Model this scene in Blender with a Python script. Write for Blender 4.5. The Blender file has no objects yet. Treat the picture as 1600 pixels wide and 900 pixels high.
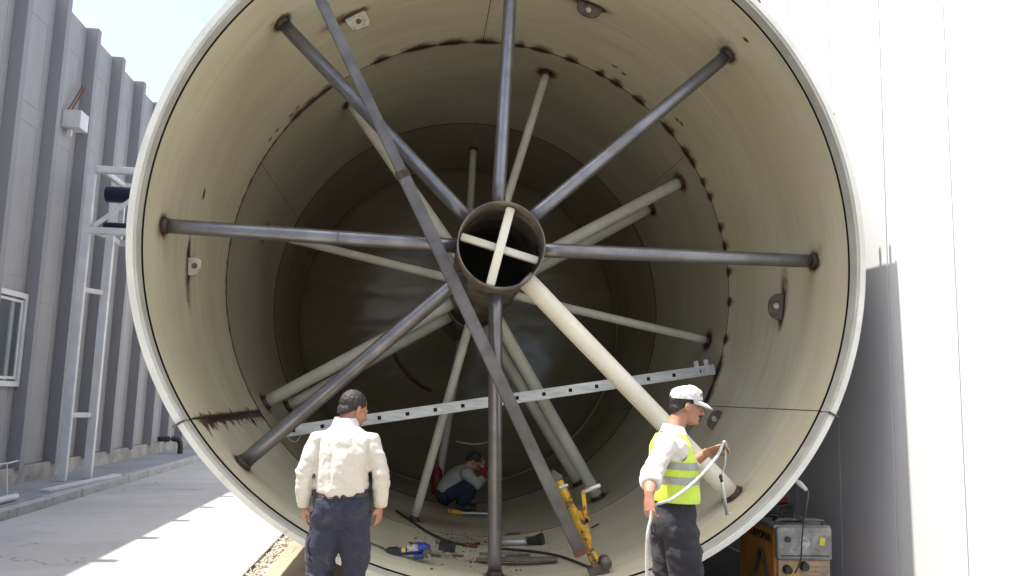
import bpy, bmesh, math, random
import numpy as np
from mathutils import Vector, Matrix, noise, Euler
from mathutils.bvhtree import BVHTree
random.seed(7)
PI = math.pi
SC = bpy.context.scene
C = SC.collection

# ------------------------------------------------------------------ camera
CAM = Vector((0.0, 0.0, 1.6))
yaw, pit, rol = math.radians(6.453), math.radians(7.718), math.radians(1.61)
F = Vector((math.sin(yaw)*math.cos(pit), math.cos(yaw)*math.cos(pit), math.sin(pit)))
R0 = Vector((math.cos(yaw), -math.sin(yaw), 0)); U0 = R0.cross(F)
Rv = R0*math.cos(rol) + U0*math.sin(rol); Uv = U0*math.cos(rol) - R0*math.sin(rol)
cd = bpy.data.cameras.new('camera'); co = bpy.data.objects.new('camera', cd); C.objects.link(co)
cd.sensor_width = 36; cd.lens = 36*1281.0/1600; cd.clip_start = .05; cd.clip_end = 2000
m = Matrix.Identity(4)
for i, v in enumerate((Rv, Uv, -F)):
    for j in range(3): m[j][i] = v[j]
co.matrix_world = Matrix.Translation(CAM) @ m
SC.camera = co

# ------------------------------------------------------------------ sky, sun, exposure
ELEV = math.radians(68)
w = bpy.data.worlds.new('World'); SC.world = w; w.use_nodes = True
nt = w.node_tree
bg = nt.nodes['Background']; sky = nt.nodes.new('ShaderNodeTexSky')
sky.sky_type = 'NISHITA'; sky.sun_disc = False
sky.sun_elevation = ELEV; sky.sun_rotation = math.radians(270)
sky.air_density = 1.0; sky.dust_density = 3.5; sky.ozone_density = 1.0
bw = nt.nodes.new('ShaderNodeRGBToBW'); mx = nt.nodes.new('ShaderNodeMix'); mx.data_type = 'RGBA'; mx.inputs[0].default_value = .28
nt.links.new(sky.outputs[0], bw.inputs[0]); nt.links.new(sky.outputs[0], mx.inputs[6]); nt.links.new(bw.outputs[0], mx.inputs[7]); nt.links.new(mx.outputs[2], bg.inputs[0]); bg.inputs[1].default_value = 0.15
sl = bpy.data.lights.new('sun', 'SUN'); sl.energy = 3.8; sl.angle = math.radians(.53); sl.color = (1, .94, .85)
so = bpy.data.objects.new('sun', sl); C.objects.link(so)
so.rotation_euler = Vector((math.cos(ELEV), -.022, -math.sin(ELEV))).to_track_quat('-Z', 'Y').to_euler()
so.location = (-10, 0, 25)
vs = SC.view_settings
vs.view_transform = 'Standard'; vs.look = 'None'; vs.exposure = 1.32; vs.gamma = 1; vs.use_curve_mapping = False
SC.cycles.max_bounces = 6; SC.cycles.diffuse_bounces = 4; SC.cycles.glossy_bounces = 3

# ------------------------------------------------------------------ helpers
def tag(o, label=None, cat=None, group=None, kind=None):
    if label: o['label'] = label
    if cat: o['category'] = cat
    if group: o['group'] = group
    if kind: o['kind'] = kind
    return o
def thing(name, label, cat, loc=(0,0,0), rot=(0,0,0), group=None):
    o = bpy.data.objects.new(name, None); o.empty_display_size = .1
    o.location = loc; o.rotation_euler = rot; C.objects.link(o)
    return tag(o, label, cat, group)
def obj(name, me, mat=None, parent=None, local=False, smooth=False, label=None):
    if isinstance(me, bmesh.types.BMesh):
        bm = me; me = bpy.data.meshes.new(name); bmesh.ops.recalc_face_normals(bm, faces=bm.faces[:]); bm.to_mesh(me); bm.free()
    if mat is not None and not me.materials: me.materials.append(mat)
    if smooth: me.polygons.foreach_set('use_smooth', [True]*len(me.polygons))
    o = bpy.data.objects.new(name, me); C.objects.link(o)
    if parent is not None:
        o.parent = parent
        if not local:
            if parent.parent is None: o.matrix_parent_inverse = Matrix.Translation(-parent.location)   # parts keep world coordinates
    if label: o['label'] = label
    return o
def BM(): return bmesh.new()
def box(bm, lo, hi, rot=None, bev=0):
    lo, hi = Vector(lo), Vector(hi); c = (lo+hi)/2; s = hi-lo
    M = Matrix.Translation(c) @ (rot.to_matrix().to_4x4() if rot else Matrix.Identity(4)) @ Matrix.Diagonal((s.x, s.y, s.z, 1))
    r = bmesh.ops.create_cube(bm, size=1, matrix=M)
    if bev:
        es = {e for v in r['verts'] for e in v.link_edges}
        bmesh.ops.bevel(bm, geom=list(es), offset=bev, segments=2, affect='EDGES', profile=.6)
    return bm
def frame(t, side):
    t = t.normalized(); s = side - t*side.dot(t)
    if s.length < 1e-4:
        s = Vector((0,1,0)) - t*t.y
        if s.length < 1e-3: s = Vector((1,0,0)) - t*t.x
    s.normalize(); return s, t.cross(s)
def tube(bm, pts, rad, side=(1,0,0), n=16, cap=True):
    """rad: number, or list of numbers or (a, b) pairs"""
    pts = [Vector(p) for p in pts]; side = Vector(side)
    if not isinstance(rad, (list, tuple)): rad = [rad]*len(pts)
    rings = []
    for i, p in enumerate(pts):
        t = pts[min(i+1, len(pts)-1)] - pts[max(i-1, 0)]
        s, u = frame(t, side)
        a, b = rad[i] if isinstance(rad[i], (list, tuple)) else (rad[i], rad[i])
        rings.append([bm.verts.new(p + s*(a*math.cos(2*PI*k/n)) + u*(b*math.sin(2*PI*k/n))) for k in range(n)])
    for r, q in zip(rings, rings[1:]):
        for k in range(n): bm.faces.new((r[k], r[(k+1) % n], q[(k+1) % n], q[k]))
    if cap:
        bm.faces.new(list(reversed(rings[0]))); bm.faces.new(rings[-1])
    return bm
def ell(bm, c, r, rot=None, seg=20):
    M = Matrix.Translation(Vector(c)) @ (rot.to_matrix().to_4x4() if rot else Matrix.Identity(4)) @ Matrix.Diagonal((r[0], r[1], r[2], 1))
    bmesh.ops.create_uvsphere(bm, u_segments=seg, v_segments=seg//2+2, radius=1, matrix=M); return bm
def beam(bm, p, q, w, h, up=(0,0,1), bev=0):
    """rectangular bar p->q, w across (side), h along up"""
    p, q = Vector(p), Vector(q); t = (q-p).normalized(); up = Vector(up); s = t.cross(up).normalized(); u = s.cross(t)
    r = bmesh.ops.create_cube(bm, size=1)
    M = Matrix.Identity(4)
    for j in range(3): M[j][0] = s[j]*w; M[j][1] = t[j]*(q-p).length; M[j][2] = u[j]*h; M[j][3] = ((p+q)/2)[j]
    bmesh.ops.transform(bm, matrix=M, verts=r['verts'])
    if bev:
        es = {e for v in r['verts'] for e in v.link_edges}
        bmesh.ops.bevel(bm, geom=list(es), offset=bev, segments=2, affect='EDGES')
    return bm
def spline(pts, n=8):
    pts = [Vector(p) for p in pts]; out = []
    P = [pts[0]*2-pts[1]] + pts + [pts[-1]*2-pts[-2]]
    for i in range(1, len(P)-2):
        for k in range(n):
            t = k/n; a, b, c, d = P[i-1], P[i], P[i+1], P[i+2]
            out.append(.5*((2*b) + (c-a)*t + (2*a-5*b+4*c-d)*t*t + (3*b-a-3*c+d)*t**3))
    out.append(pts[-1]); return out
def evalmesh(me, mods):
    o = bpy.data.objects.new('tmp', me); C.objects.link(o)
    for typ, kw in mods:
        md = o.modifiers.new('m', typ)
        for k, v in kw.items(): setattr(md, k, v)
    dg = bpy.context.evaluated_depsgraph_get(); dg.update()
    out = bpy.data.meshes.new_from_object(o.evaluated_get(dg)); bpy.data.objects.remove(o)
    return out
def blob(bm, voxel, smooth=6, fac=.5):
    me = bpy.data.meshes.new('blob'); bmesh.ops.recalc_face_normals(bm, faces=bm.faces[:]); bm.to_mesh(me); bm.free()
    r = evalmesh(me, [('REMESH', dict(mode='VOXEL', voxel_size=voxel)), ('SMOOTH', dict(factor=fac, iterations=smooth))])
    r.polygons.foreach_set('use_smooth', [True]*len(r.polygons)); r.materials.clear()
    return r
def displace(me, fn):
    me.update(); ns = [v.normal.copy() for v in me.vertices]
    for v, n in zip(me.vertices, ns): v.co += n*fn(v.co, n)
    me.update(); return me
def slice_mesh(me, planes, inflate=0):
    """copy keeping the side the plane normals point away from (list of (co, no), removing +no side)"""
    bm = BM(); bm.from_mesh(me)
    for co_, no in planes:
        bmesh.ops.bisect_plane(bm, geom=bm.verts[:]+bm.edges[:]+bm.faces[:], plane_co=co_, plane_no=no, clear_outer=True)
    bm.normal_update()
    if inflate:
        ns = [(v, v.normal.copy()) for v in bm.verts]
        for v, n in ns: v.co += n*inflate
    r = bpy.data.meshes.new('slice'); bm.to_mesh(r); bm.free()
    r.polygons.foreach_set('use_smooth', [True]*len(r.polygons)); return r
def grid_mesh(V, nx, ny, uv=None, close=False):
    """V numpy (nx*ny,3), index i*ny+j"""
    I, J = np.meshgrid(np.arange(nx-1), np.arange(ny-1), indexing='ij'); a = (I*ny+J).ravel()
    quads = np.stack([a, a+ny, a+ny+1, a+1], 1)
    me = bpy.data.meshes.new('grid'); nf = len(quads)
    me.vertices.add(len(V)); me.vertices.foreach_set('co', V.astype(np.float32).ravel())
    me.loops.add(nf*4); me.loops.foreach_set('vertex_index', quads.astype(np.int32).ravel())
    me.polygons.add(nf); me.polygons.foreach_set('loop_start', np.arange(0, nf*4, 4, dtype=np.int32))
    me.polygons.foreach_set('use_smooth', np.ones(nf, bool))
    if uv is not None:
        l = me.uv_layers.new(name='UVMap'); l.data.foreach_set('uv', uv[quads.ravel()].astype(np.float32).ravel())
    me.update(); me.validate(); return me

# ------------------------------------------------------------------ materials
MATS = {}
def nodes_of(name):
    mt = bpy.data.materials.new(name); mt.use_nodes = True
    t = mt.node_tree; return mt, t, t.nodes['Principled BSDF']
def N(t, typ, ins=None, **kw):
    n = t.nodes.new(typ)
    for k, v in kw.items(): setattr(n, k, v)
    for k, v in (ins or {}).items():
        if isinstance(v, bpy.types.NodeSocket): t.links.new(v, n.inputs[k])
        else: n.inputs[k].default_value = v
    return n
def col(c): return (c[0], c[1], c[2], 1)
def mixc(t, fac, a, b, mode='MIX'):
    n = t.nodes.new('ShaderNodeMix'); n.data_type = 'RGBA'; n.blend_type = mode
    for i, v in ((0, fac), (6, a), (7, b)):
        if isinstance(v, bpy.types.NodeSocket): t.links.new(v, n.inputs[i])
        elif i == 0: n.inputs[0].default_value = v
        else: n.inputs[i].default_value = col(v)
    return n.outputs[2]
def noise_n(t, vec, scale, detail=5, rough=.55, dist=0):
    return N(t, 'ShaderNodeTexNoise', {'Vector': vec, 'Scale': scale, 'Detail': detail, 'Roughness': rough, 'Distortion': dist}).outputs[0]
def ramp(t, fac, lo, hi):
    return N(t, 'ShaderNodeMapRange', {'Value': fac, 'From Min': lo, 'From Max': hi}, interpolation_type='SMOOTHSTEP').outputs[0]
def bump(t, h, strength, dist=.01, normal=None):
    d = {'Height': h, 'Strength': strength, 'Distance': dist}
    if normal: d['Normal'] = normal
    return N(t, 'ShaderNodeBump', d).outputs[0]
def mat(name, c1, c2=None, rough=.6, metal=0, scale=6, stretch=(1,1,1), contrast=(.35,.65), bmp=.1, bscale=60, bdist=.004, dirt=None, dirt_scale=3, dirt_range=(.55,.75), dirt2=None, spec=.5, sheen=0, rvar=.15):
    if name in MATS: return MATS[name]
    mt, t, p = nodes_of(name); MATS[name] = mt
    tc = N(t, 'ShaderNodeTexCoord').outputs['Object']
    mp = N(t, 'ShaderNodeMapping', {'Vector': tc, 'Scale': stretch}).outputs[0]
    n1 = noise_n(t, mp, scale); c = mixc(t, ramp(t, n1, *contrast), c1, c2 or [x*.8 for x in c1])
    if dirt:
        n2 = noise_n(t, mp, dirt_scale, 8, .65, .4); c = mixc(t, ramp(t, n2, *dirt_range), c, dirt)
    if dirt2:
        n3 = noise_n(t, tc, dirt_scale*4.3, 8, .7, .2); c = mixc(t, ramp(t, n3, .62, .74), c, dirt2)
    t.links.new(c, p.inputs['Base Color'])
    r = N(t, 'ShaderNodeMapRange', {'Value': n1, 'To Min': max(0, rough-rvar), 'To Max': min(1, rough+rvar)}).outputs[0]
    t.links.new(r, p.inputs['Roughness']); p.inputs['Metallic'].default_value = metal
    p.inputs['Specular IOR Level'].default_value = spec
    if sheen: p.inputs['Sheen Weight'].default_value = sheen
    if bmp:
        nb = noise_n(t, mp, bscale, 6); t.links.new(bump(t, nb, bmp, bdist), p.inputs['Normal'])
    return mt

def shell_material(name, base, warm, line=True):
    mt, t, p = nodes_of(name)
    uv = N(t, 'ShaderNodeUVMap').outputs[0]
    sx = N(t, 'ShaderNodeSeparateXYZ', {0: uv}); u, v = sx.outputs[0], sx.outputs[1]      # u: metres round the shell, v: metres along
    n1 = noise_n(t, N(t, 'ShaderNodeMapping', {'Vector': uv, 'Scale': (.25,.9,1)}).outputs[0], 1.3, 6, .6, .3)
    n2 = noise_n(t, N(t, 'ShaderNodeMapping', {'Vector': uv, 'Scale': (1,12,1)}).outputs[0], .8, 6, .6)
    n3 = noise_n(t, uv, 22, 6, .65)
    c = mixc(t, ramp(t, n1, .35, .68), base, warm)
    c = mixc(t, ramp(t, n2, .45, .8), c, [x*.80 for x in base])
    c = mixc(t, ramp(t, n3, .62, .82), c, [x*.72 for x in warm])
    # rubbed chalk marks and long scratches
    sc = N(t, 'ShaderNodeMapping', {'Vector': uv, 'Rotation': (0,0,.5), 'Scale': (3.2,42,1)}).outputs[0]
    n4 = noise_n(t, sc, 1.0, 3, .5, 1.2); n5 = noise_n(t, uv, 1.1, 2)
    msk = N(t, 'ShaderNodeMath', {0: ramp(t, n4, .735, .77), 1: ramp(t, n5, .52, .66)}, operation='MULTIPLY').outputs[0]
    msk = N(t, 'ShaderNodeMath', {0: msk, 1: .55}, operation='MULTIPLY').outputs[0]
    c = mixc(t, msk, c, (.72,.7,.62))
    if line:
        d = N(t, 'ShaderNodeMath', {0: v, 1: 7.42}, operation='SUBTRACT').outputs[0]
        d = N(t, 'ShaderNodeMath', {0: d}, operation='ABSOLUTE').outputs[0]
        ln = N(t, 'ShaderNodeMapRange', {'Value': d, 'From Min': .006, 'From Max': .012, 'To Min': 1, 'To Max': 0}).outputs[0]
        nn = noise_n(t, uv, 1.7, 4); ln = N(t, 'ShaderNodeMath', {0: ln, 1: ramp(t, nn, .32, .55)}, operation='MULTIPLY').outputs[0]
        ln = N(t, 'ShaderNodeMath', {0: ln, 1: .55}, operation='MULTIPLY').outputs[0]
        c = mixc(t, ln, c, (.75,.72,.62))
    at = N(t, 'ShaderNodeAttribute', attribute_name='scorch').outputs['Fac']
    ns = noise_n(t, uv, 16, 8, .7, .5)
    nsm = N(t, 'ShaderNodeMath', {0: ns, 1: .5}, operation='SUBTRACT').outputs[0]
    nsm = N(t, 'ShaderNodeMath', {0: nsm, 1: .7}, operation='MULTIPLY').outputs[0]
    gate = ramp(t, at, 0.02, .25)
    nsm = N(t, 'ShaderNodeMath', {0: nsm, 1: gate}, operation='MULTIPLY').outputs[0]
    s = N(t, 'ShaderNodeMath', {0: at, 1: nsm}, operation='ADD').outputs[0]
    c = mixc(t, ramp(t, s, .05, .42), c, (.13,.075,.04))
    c = mixc(t, ramp(t, s, .30, .75), c, (.018,.013,.012))
    t.links.new(c, p.inputs['Base Color'])
    t.links.new(N(t, 'ShaderNodeMapRange', {'Value': n1, 'To Min': .30, 'To Max': .52}).outputs[0], p.inputs['Roughness'])
    big = noise_n(t, N(t, 'ShaderNodeMapping', {'Vector': uv, 'Scale': (.5,1,1)}).outputs[0], 1.6, 2)
    b1 = bump(t, big, .35, .05); t.links.new(bump(t, n3, .08, .004, b1), p.inputs['Normal'])
    return mt

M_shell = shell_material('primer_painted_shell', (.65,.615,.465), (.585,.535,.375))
M_shell_in = shell_material('shade_toned_primer_inner', (.45,.425,.315), (.385,.35,.25), False)  # darker copy of the shell paint; deep-tank shade is put into the colour
M_shell_end = shell_material('glossy_shade_toned_end', (.22,.19,.13), (.17,.145,.095), False)  # gloss plus a dark base colour that carries the shade at the far end
M_shell_far = shell_material('brown_shade_toned_far_shell', (.31,.275,.195), (.25,.215,.145), False)  # darker again; brown tone stands in for light falling off inside the tank
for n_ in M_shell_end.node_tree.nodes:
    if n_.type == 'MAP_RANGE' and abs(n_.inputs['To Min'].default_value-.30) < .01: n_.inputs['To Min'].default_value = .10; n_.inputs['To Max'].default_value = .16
M_rim = mat('cream_rim_paint', (.74,.75,.70), (.63,.64,.585), rough=.45, scale=3, dirt=(.35,.32,.26), dirt_scale=5, dirt_range=(.66,.78), dirt2=(.45,.42,.35), bmp=.15, bscale=25)
M_rimin = mat('grey_rim_lip', (.50,.50,.45), (.42,.42,.37), rough=.5, scale=4, bmp=.1)
M_dark = mat('dark_gap', (.015,.014,.013), rough=.9, bmp=0)
M_jacket = mat('dark_jacket', (.10,.10,.10), (.07,.07,.07), rough=.7, scale=3)
M_steel = mat('mill_scale_steel', (.215,.217,.23), (.155,.156,.166), rough=.35, metal=.8, scale=4, stretch=(1,1,1), dirt=(.12,.095,.075), dirt_scale=3, dirt_range=(.58,.80), bmp=.25, bscale=50, bdist=.002, rvar=.2)
M_bar = mat('bare_steel_bar', (.155,.15,.148), (.10,.097,.096), rough=.5, metal=.55, scale=5, dirt=(.15,.085,.05), dirt_scale=6, dirt_range=(.62,.8), bmp=.15, bscale=70)
M_cream = mat('cream_tube_paint', (.76,.745,.64), (.69,.67,.56), rough=.5, scale=3, dirt=(.30,.27,.20), dirt_scale=5, dirt_range=(.68,.8), dirt2=(.2,.17,.12), bmp=.08)
M_creamg = mat('greygreen_tube_paint', (.56,.56,.48), (.48,.475,.40), rough=.5, scale=3, dirt=(.25,.23,.18), dirt_scale=5, dirt_range=(.68,.8), bmp=.08)
M_hub = mat('scorched_hub_steel', (.16,.138,.112), (.085,.072,.06), rough=.42, metal=.5, scale=4, dirt=(.25,.20,.14), dirt_scale=3, dirt_range=(.5,.7), bmp=.1)
M_weld = mat('burnt_weld', (.035,.026,.022), (.08,.05,.035), rough=.6, metal=.3, scale=30, bmp=.5, bscale=120)
M_alu = mat('dull_aluminium', (.60,.62,.63), (.48,.50,.51), rough=.38, metal=.55, scale=6, stretch=(1,6,6), dirt=(.35,.34,.32), dirt_scale=6, dirt_range=(.62,.8), bmp=.08)
M_conc = None
M_lug = mat('grey_lug', (.16,.14,.12), (.10,.085,.07), rough=.6, metal=.3, scale=12)
M_lugc = mat('pale_lug', (.62,.59,.5), (.45,.42,.35), rough=.6, scale=12, dirt=(.2,.16,.12), dirt_scale=12)
M_panel = mat('grey_wall_coating', (.325,.325,.335), (.295,.295,.305), rough=.62, scale=1.2, stretch=(1,1,.25), dirt=(.27,.27,.278), dirt_scale=1.5, bmp=.12, bscale=14, bdist=.01)
M_rib = mat('grey_rib_coating', (.255,.255,.268), (.23,.23,.243), rough=.6, scale=1.2, stretch=(1,1,.25), bmp=.1, bscale=20)
M_foot = mat('footing_concrete', (.40,.385,.35), (.28,.27,.245), rough=.9, scale=3, dirt=(.16,.14,.12), dirt_scale=4, bmp=.5, bscale=30, bdist=.01)
M_white = mat('white_metal_paint', (.66,.665,.67), (.58,.585,.585), rough=.4, scale=4, dirt=(.5,.49,.46), dirt_scale=5, dirt_range=(.66,.8), bmp=.05)
M_wall = mat('white_sandwich_panel', (.66,.672,.685), (.635,.647,.66), rough=.42, scale=.6, stretch=(1,1,.3), dirt=(.58,.585,.585), dirt_scale=2.2, dirt_range=(.66,.85), bmp=.05, bscale=6, bdist=.01)
M_walljoint = mat('panel_joint', (.06,.06,.065), rough=.8, bmp=0)
M_blue = mat('dark_blue_pipe', (.018,.024,.075), (.014,.018,.05), rough=.35, scale=4)
M_glass = mat('window_glass', (.05,.065,.08), (.08,.095,.11), rough=.08, scale=.8, bmp=0, rvar=.02)
M_blackp = mat('black_plastic', (.02,.02,.022), (.035,.034,.034), rough=.5, scale=20, dirt=(.10,.09,.08), dirt_scale=8, dirt_range=(.6,.8))
M_grey = mat('grey_plastic', (.25,.25,.25), (.17,.17,.17), rough=.5, scale=8, dirt=(.40,.38,.35), dirt_scale=7, dirt_range=(.45,.70), bmp=.15)
M_orange = mat('orange_machine_paint', (.62,.27,.05), (.50,.21,.045), rough=.42, scale=4, dirt=(.30,.19,.11), dirt_scale=5, dirt_range=(.48,.75), bmp=.08)
M_orange2 = mat('faded_orange_panel', (.52,.32,.14), (.36,.23,.12), rough=.5, scale=8, dirt=(.25,.22,.19), dirt_scale=9, dirt_range=(.48,.7), bmp=.1)
M_yellow = mat('chipped_yellow_paint', (.62,.36,.02), (.50,.27,.02), rough=.45, scale=12, dirt=(.08,.05,.03), dirt_scale=12, dirt_range=(.50,.60), bmp=.2)
M_sticker = mat('yellow_sticker', (.75,.60,.03), rough=.5, bmp=0)
M_stickw = mat('white_sticker', (.5,.5,.5), (.25,.25,.26), rough=.5, scale=38, contrast=(.48,.56), bmp=0)
M_red = mat('red_paint', (.22,.02,.016), (.14,.015,.013), rough=.5, scale=8)
M_bluet = mat('blue_tool_body', (.02,.05,.32), (.015,.035,.2), rough=.4, scale=10, dirt=(.06,.06,.07), dirt_scale=10)
M_wood = mat('weathered_board', (.20,.175,.15), (.12,.10,.085), rough=.8, scale=5, stretch=(2,14,14), dirt=(.07,.06,.05), dirt_scale=5, bmp=.3)
M_timber = mat('dark_timber', (.13,.10,.075), (.08,.06,.045), rough=.85, scale=4, stretch=(2,14,14), bmp=.4)
M_rust = mat('rusty_rod', (.20,.08,.035), (.12,.045,.022), rough=.8, scale=30, bmp=.3)
M_hose = mat('grey_hose', (.56,.56,.55), (.42,.42,.41), rough=.55, scale=20, dirt=(.25,.25,.24), dirt_scale=9)
M_cable = mat('black_cable', (.02,.02,.02), (.045,.045,.045), rough=.55, scale=20, bmp=0)
M_shirt = mat('off_white_shirt', (.64,.625,.58), (.58,.565,.515), rough=.85, scale=5, dirt=(.50,.46,.39), dirt_scale=5, dirt_range=(.60,.82), bmp=.7, bscale=11, bdist=.022, sheen=.05)
M_shirt3 = mat('pale_grey_shirt', (.33,.33,.325), (.27,.27,.265), rough=.9, scale=5, bmp=.3, bscale=10, bdist=.02)
M_navy = mat('navy_work_trousers', (.017,.022,.047), (.025,.031,.060), rough=.85, scale=7, dirt=(.11,.112,.125), dirt_scale=4, dirt_range=(.52,.80), dirt2=(.09,.092,.11), bmp=.7, bscale=13, bdist=.018, sheen=.04)
M_char = mat('charcoal_work_trousers', (.019,.020,.030), (.027,.028,.038), rough=.85, scale=7, dirt=(.10,.10,.105), dirt_scale=5, dirt_range=(.57,.82), bmp=.7, bscale=13, bdist=.018, sheen=.04)
M_belt = mat('dark_belt', (.025,.02,.018), (.04,.03,.025), rough=.5, scale=20)
M_skin = mat('tanned_skin', (.42,.215,.145), (.36,.17,.11), rough=.5, scale=14, bmp=.12, bscale=60, bdist=.002)
M_hair = mat('greying_dark_hair', (.014,.012,.011), (.042,.037,.033), rough=.6, scale=150, stretch=(1,1,.3), contrast=(.42,.75), bmp=.9, bscale=110, bdist=.008)
M_hairb = mat('black_hair', (.012,.011,.010), (.03,.028,.026), rough=.6, scale=70, stretch=(1,1,.35), bmp=.9, bscale=110, bdist=.008)
M_vest = mat('hi_vis_vest', (.58,.77,.09), (.50,.69,.09), rough=.7, scale=6, dirt=(.42,.50,.09), dirt_scale=7, dirt_range=(.6,.8), bmp=.25, bscale=12, bdist=.015)
M_refl = mat('grey_reflective_tape', (.34,.345,.33), (.28,.285,.27), rough=.45, metal=.2, scale=12, bmp=.1)
M_cap = mat('white_cap_cloth', (.60,.605,.61), (.52,.525,.53), rough=.8, scale=8, dirt=(.42,.41,.40), dirt_scale=8, dirt_range=(.58,.75), bmp=.2, bscale=20)
M_ink = mat('dark_ink', (.012,.013,.03), rough=.6, bmp=0)
M_eye = mat('eye_white', (.32,.29,.27), rough=.2, bmp=0)
M_boot = mat('black_work_boot', (.02,.018,.016), (.04,.036,.03), rough=.6, scale=12)
M_seat = mat('crouch_trousers', (.013,.018,.042), (.02,.026,.05), rough=.85, scale=7, bmp=.3, bscale=14, bdist=.015)

def concrete(name, a, b, dk, sc=1.0, streak=(1,1,1)):
    mt, t, p = nodes_of(name)
    tc = N(t, 'ShaderNodeTexCoord').outputs['Object']
    st = N(t, 'ShaderNodeMapping', {'Vector': tc, 'Scale': streak}).outputs[0]
    n1 = noise_n(t, st, .45*sc, 8, .62, .5); n2 = noise_n(t, tc, 3.5*sc, 8, .68, .3); n3 = noise_n(t, tc, 60*sc, 4, .7)
    c = mixc(t, ramp(t, n1, .36, .64), a, b); c = mixc(t, ramp(t, n2, .55, .74), c, dk)
    c = mixc(t, ramp(t, n3, .60, .78), c, [x*.6 for x in dk])
    wv = N(t, 'ShaderNodeVectorMath', {0: tc, 1: N(t, 'ShaderNodeTexNoise', {'Vector': tc, 'Scale': 2.2, 'Detail': 6}).outputs[1]}, operation='ADD').outputs[0]
    vo = N(t, 'ShaderNodeTexVoronoi', {'Vector': wv, 'Scale': .42}, feature='DISTANCE_TO_EDGE').outputs[0]
    ck = N(t, 'ShaderNodeMapRange', {'Value': vo, 'From Min': .002, 'From Max': .006, 'To Min': .7, 'To Max': 0}).outputs[0]
    ck = N(t, 'ShaderNodeMath', {0: ck, 1: ramp(t, n1, .48, .58)}, operation='MULTIPLY').outputs[0]
    c = mixc(t, ck, c, [x*.35 for x in dk])
    st2 = noise_n(t, N(t, 'ShaderNodeMapping', {'Vector': tc, 'Scale': (.5,1.3,1), 'Location': (3,7,0)}).outputs[0], 1.1*sc, 9, .72, 1.0)
    c = mixc(t, ramp(t, st2, .57, .72), c, [x*.72 for x in dk])
    t.links.new(c, p.inputs['Base Color']); p.inputs['Roughness'].default_value = .88
    t.links.new(bump(t, n3, .35, .004, bump(t, n2, .3, .02)), p.inputs['Normal']); return mt
M_conc = concrete('yard_concrete', (.465,.458,.445), (.395,.388,.375), (.335,.327,.312), 1, (.8,1.5,1))
M_slab = concrete('brown_slab_concrete', (.42,.345,.245), (.35,.285,.20), (.27,.22,.155))
M_kerb = concrete('kerb_concrete', (.47,.47,.455), (.38,.375,.36), (.26,.24,.22), 2)
M_pave = concrete('pavement_concrete', (.30,.305,.315), (.24,.245,.255), (.19,.19,.195), 1.5)
M_soil = concrete('sandy_rubble', (.54,.49,.40), (.45,.40,.32), (.33,.29,.225), 4)
M_stone = mat('pale_rubble_stone', (.56,.52,.44), (.42,.385,.31), rough=.9, scale=8, bmp=.5, bscale=40)

# ================================================================== GROUND
XC, ZC, RO, RI = .698, 2.832, 2.713, 2.640       # tank axis (runs along Y), outer and inner radius
def struct(name, bm, mt, parent=None): return tag(obj(name, bm, mt, parent), kind='structure' if parent is None else None)
bm = BM()
for a, b in (((-300,-300),(-1.44,400)), ((-1.26,-300),(300,400))):
    vs_ = [bm.verts.new(p) for p in ((a[0],a[1],0),(b[0],a[1],0),(b[0],b[1],0),(a[0],b[1],0))]; bm.faces.new(vs_)
ground = struct('ground', bm, M_conc)
# broken strip between the two pours: soil with rubble
bm = BM(); nx, ny = 10, 700
V = []
for i in range(nx):
    for j in range(ny):
        x = -1.56 + .36*i/(nx-1); y = 4 + 16*j/(ny-1)
        e = min(1, min(i, nx-1-i)/2.0)
        z = -.05 + (1-e)*.02 + e*(.028*noise.noise(Vector((x*9, y*9, 0))) + .02*noise.noise(Vector((x*30, y*30, 3)))+.012)
        V.append((x, y, z))
tag(obj('gravel_strip', grid_mesh(np.array(V), nx, ny), M_soil), kind='structure')
bm = BM()
for k in range(900):
    y = random.uniform(5.5, 14); x = random.gauss(-1.35, .055); s = random.uniform(.006, .024)
    r = bmesh.ops.create_icosphere(bm, subdivisions=1, radius=s, matrix=Matrix.Translation((x, y, -.03+s*.6)) @ Euler((random.random()*6, random.random()*6, 0)).to_matrix().to_4x4() @ Matrix.Diagonal((1, random.uniform(.6,1), random.uniform(.5,.8), 1)))
    for v in r['verts']: v.co += Vector((random.uniform(-1,1), random.uniform(-1,1), random.uniform(-1,1)))*s*.22
tag(obj('rubble', bm, M_stone), 'pale rubble and broken stones in the strip beside the tank', 'rubble', kind='stuff')
# ragged broken edge of the yard slab along the strip
bm = BM(); prev = None
for j in range(520):
    y = 4 + j*.03; x = -1.452 + .03*noise.noise(Vector((0, y*2.5, 1))) + .016*noise.noise(Vector((0, y*11, 5)))
    top = [bm.verts.new((-1.60, y, .004)), bm.verts.new((x, y, .004)), bm.verts.new((x+.008, y, -.05))]
    if prev:
        for a in range(2): bm.faces.new((prev[a], top[a], top[a+1], prev[a+1]))
    prev = top
struct('yard_edge', bm, M_conc)
# slabs under the tank, each with its joint
pv = tag(thing('slab_floor', None, None), kind='structure')
for i, x0 in enumerate((-1.26,)):
    for j in range(-1, 6):
        y0 = 2.48 + j*3.01
        bm = BM(); box(bm, (x0, y0, -.06), (x0+2.41, y0+2.998, .006+.002*((i+j) % 2)), bev=.006); obj('slab', bm, M_slab, pv)
bm = BM(); box(bm, (1.16,-8,-.06), (3.60,40,.0055)); struct('bounce_cut_strip', bm, mat('bounce_cut_dark', (.055,.053,.050), (.04,.039,.037), rough=.9, scale=8, bmp=.5, bscale=80))  # dark ground added out of view to cut bounce light in the wall gap
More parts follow.
